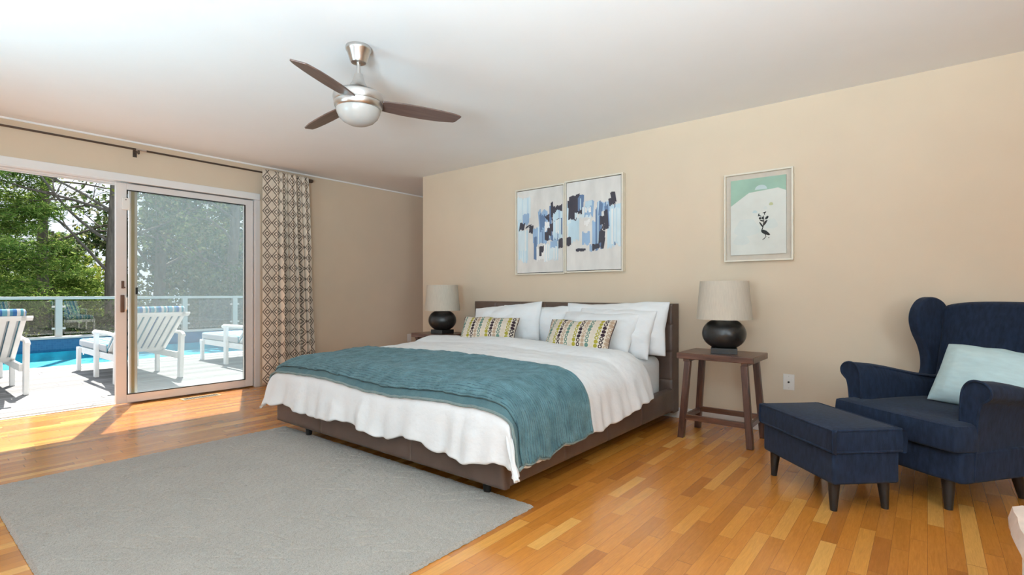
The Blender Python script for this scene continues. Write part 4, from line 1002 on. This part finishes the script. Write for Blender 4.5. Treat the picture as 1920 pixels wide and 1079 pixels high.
def branch(bm, p, d, L_, r, depth, rnd, tips, droop=0.0):
    n = 6; pts = [Vector(p)]; dd = Vector(d).normalized()
    for i in range(n):
        dd = (dd+Vector((rnd.gauss(0, .13), rnd.gauss(0, .13), rnd.gauss(0, .10)-droop))).normalized(); pts.append(pts[-1]+dd*L_/n)
    tube(bm, pts, lambda q: r*(1-.55*q), 6 if depth < 2 else 4)
    if depth >= 3: tips.extend(pts[2:]); return
    for k_ in range(rnd.choice((3, 4)) if depth else 6):
        i = rnd.randint(2, n); a = Vector((rnd.gauss(0, 1), rnd.gauss(0, 1), rnd.gauss(.2, .6))).normalized()
        branch(bm, pts[i], dd*.5+a*.8, L_*rnd.uniform(.45, .7), r*(1-.55*i/n)*.62, depth+1, rnd, tips, droop)
def bare_tree(loc, H, r, lean, label, seed, nleaf, lsize=.06, extra=None, lmat=None):
    t = thing('leafy_tree', label, 'tree', loc, 0, 'trees beyond the pool railing'); rnd = random.Random(seed); bm = bmesh.new(); tips = []
    pts = [Vector((lean[0]*q*q*H+.08*sin(q*5+seed), lean[1]*q*H+.06*sin(q*7+seed), q*H)) for q in [i/10 for i in range(11)]]
    tube(bm, pts, lambda q: r*(1-.6*q), 10)
    obj('trunk', bm, M_bark, t)
    bm = bmesh.new()
    for (q, d, L_) in extra or []:
        i = int(q*10); branch(bm, pts[i], d, L_, r*(1-.6*q)*.34, 1, rnd, tips)
    obj('branches', bm, M_bark, t)
    P = [Vector(tp)+Vector((rnd.gauss(0, .15), rnd.gauss(0, .15), rnd.gauss(0, .12))) for tp in (rnd.choices(tips, k=nleaf) if tips else [])]
    if P: leaf_obj('foliage', P, lsize, lmat or M_leaf, t, seed)
    return t
def pine_tree(loc, H, R_, z0, label, seed, n_b=60, per=170, size=.075):
    t = thing('pine_tree', label, 'tree', loc, 0, 'trees beyond the pool railing'); rnd = random.Random(seed)
    bm = bmesh.new(); tube(bm, [(.05*sin(i), .04*cos(i*1.3), H*i/9) for i in range(10)], lambda q: .12*(1-.75*q), 8); obj('trunk', bm, M_bark, t)
    P = []; bm = bmesh.new()
    for b in range(n_b):
        z = z0+(H-z0)*(b/n_b)**1.0; a = rnd.uniform(0, 2*pi); L_ = R_*(1-.75*((z-z0)/(H-z0)))*rnd.uniform(.7, 1.15)
        p0 = Vector((0, 0, z)); d = Vector((cos(a), sin(a), .12)); p1 = p0+d*L_-Vector((0, 0, .12*L_*rnd.uniform(.2, 1.5)))
        tube(bm, [p0, p0.lerp(p1, .5)+Vector((0, 0, .05)), p1], lambda q: .022*(1-.8*q), 4)
        nn = int(per*L_/R_)
        for k_ in range(nn):
            q = rnd.uniform(.2, 1.05); s = .30*L_/R_*(1.1-.5*q)
            P.append(p0.lerp(p1, q)+Vector((rnd.gauss(0, s), rnd.gauss(0, s), rnd.gauss(-.02, .07))))
    obj('branches', bm, M_bark, t)
    leaf_obj('foliage', P, size, M_pine, t, seed, .17, .3); return t
def shrub(loc, rx, ry, rz, n, size, mat, label, seed, name='shrub', stems=7):
    t = thing(name, label, 'shrub', loc, 0, 'shrubs beyond the pool railing'); rnd = random.Random(seed); P = []
    cl = [(rnd.uniform(-.7, .7)*rx, rnd.uniform(-.7, .7)*ry, rnd.uniform(.25, .8)*rz, rnd.uniform(.3, .55)) for _ in range(14)]
    for i in range(n):
        c = rnd.choice(cl); v = Vector((rnd.gauss(0, 1), rnd.gauss(0, 1), rnd.gauss(0, 1))).normalized()*rnd.uniform(.6, 1)**.5
        P.append((c[0]+v.x*rx*c[3], c[1]+v.y*ry*c[3], max(.02, c[2]+v.z*rz*c[3]*.8)))
    bm = bmesh.new()
    for i in range(stems):
        c = cl[i]; tube(bm, [(c[0]*.2, c[1]*.2, 0), (c[0]*.6, c[1]*.6, c[2]*.5), (c[0], c[1], c[2]+.2)], lambda q: .03*(1-.6*q), 5)
    obj('stems', bm, M_bark, t); leaf_obj('foliage', P, size, mat, t, seed); return t
GZ = -.9
pine_tree((-16.4, 1.6, GZ), 8.5, 1.8, 1.0, 'dense green pine filling the left of the doorway view', 11, 140, 700, .075)
pine_tree((-19.5, 3.25, GZ), 3.7, 1.9, 1.0, 'low spreading pine behind the railing at the doorway middle', 12, 64, 700, .075)
bare_tree((-17.5, 2.80, GZ), 8.0, .14, (0, .0), 'tall bare trunk rising beside the left pine', 21, 220, .05,
    [(.45, (0, .9, .45), 2.2), (.55, (.1, 1, .35), 2.4), (.6, (0, .8, .6), 2.2), (.5, (-.2, -.8, .5), 1.6), (.65, (0, .9, .2), 2.4), (.75, (.2, 1, .2), 2.2)])
bare_tree((-16.2, 3.95, GZ), 8.0, .17, (0, -.012), 'dark forked trunk close to the sliding door edge', 22, 380, .05,
    [(.35, (0, -.8, .6), 2.2), (.4, (0, -1, .55), 2.5), (.5, (.1, -1, .35), 2.6), (.55, (-.1, -.9, .6), 2.4), (.6, (.1, -1, .1), 2.4), (.45, (.1, .9, .5), 2.2), (.6, (0, 1, .4), 2.2), (.7, (0, -1, .3), 2.4)])
bare_tree((-17.0, 7.1, GZ), 8.5, .20, (0, .01), 'grey trunk behind the insect screen at right', 23, 5200, .075,
    [(.35, (.2, -.9, .5), 2.2), (.4, (.1, .9, .5), 2.2), (.5, (.2, -1, .3), 2.4), (.55, (.2, .8, .6), 2.4), (.65, (.3, -.6, .6), 2.2), (.45, (.4, -.5, .3), 2.0), (.7, (.2, .2, .8), 2.0)], M_shrub)
bare_tree((-18.5, 5.6, GZ), 9.0, .18, (0, -.01), 'slim leafy tree behind the middle of the insect screen', 24, 6000, .08,
    [(.3, (.2, -.9, .5), 2.0), (.35, (.1, .9, .5), 2.2), (.45, (.2, -1, .3), 2.4), (.5, (.2, .8, .6), 2.4), (.6, (.3, -.6, .6), 2.2), (.4, (.4, .5, .3), 2.0), (.65, (.2, .5, .8), 2.0)], M_shrub)
shrub((-15.3, 3.3, GZ), .8, 1.0, 1.6, 3800, .06, M_shrub, 'brown green shrub behind the railing right of the doorway', 31)
shrub((-15.2, 1.2, GZ), .7, 1.3, 1.35, 3200, .06, M_shrub, 'dark shrub under the pine behind the left railing panel', 32)
shrub((-15.6, 5.6, GZ), .9, 1.5, 2.6, 6500, .07, M_shrub, 'dense dark shrub behind the screen at the railing middle', 33)
shrub((-15.8, 8.4, GZ), .9, 1.6, 3.0, 6500, .07, M_shrub, 'tall dark shrub behind the screen at the right end', 34)
shrub((-22.0, 3.6, GZ), 1.6, 2.6, 3.0, 6000, .10, M_leaf, 'yellow green thicket in the distance below the open sky', 35)
shrub((-21.5, 7.4, GZ), 1.6, 2.4, 6.0, 11000, .12, M_shrub, 'tall dark thicket far behind the screen', 36)
shrub((-20.0, 10.5, GZ), 1.6, 2.4, 6.0, 9000, .12, M_shrub, 'tall thicket beyond the right end of the railing', 37)
shrub((-22.0, -.2, GZ), 1.6, 2.4, 3.6, 5000, .11, M_leaf, 'light green thicket far behind the left pine', 38)
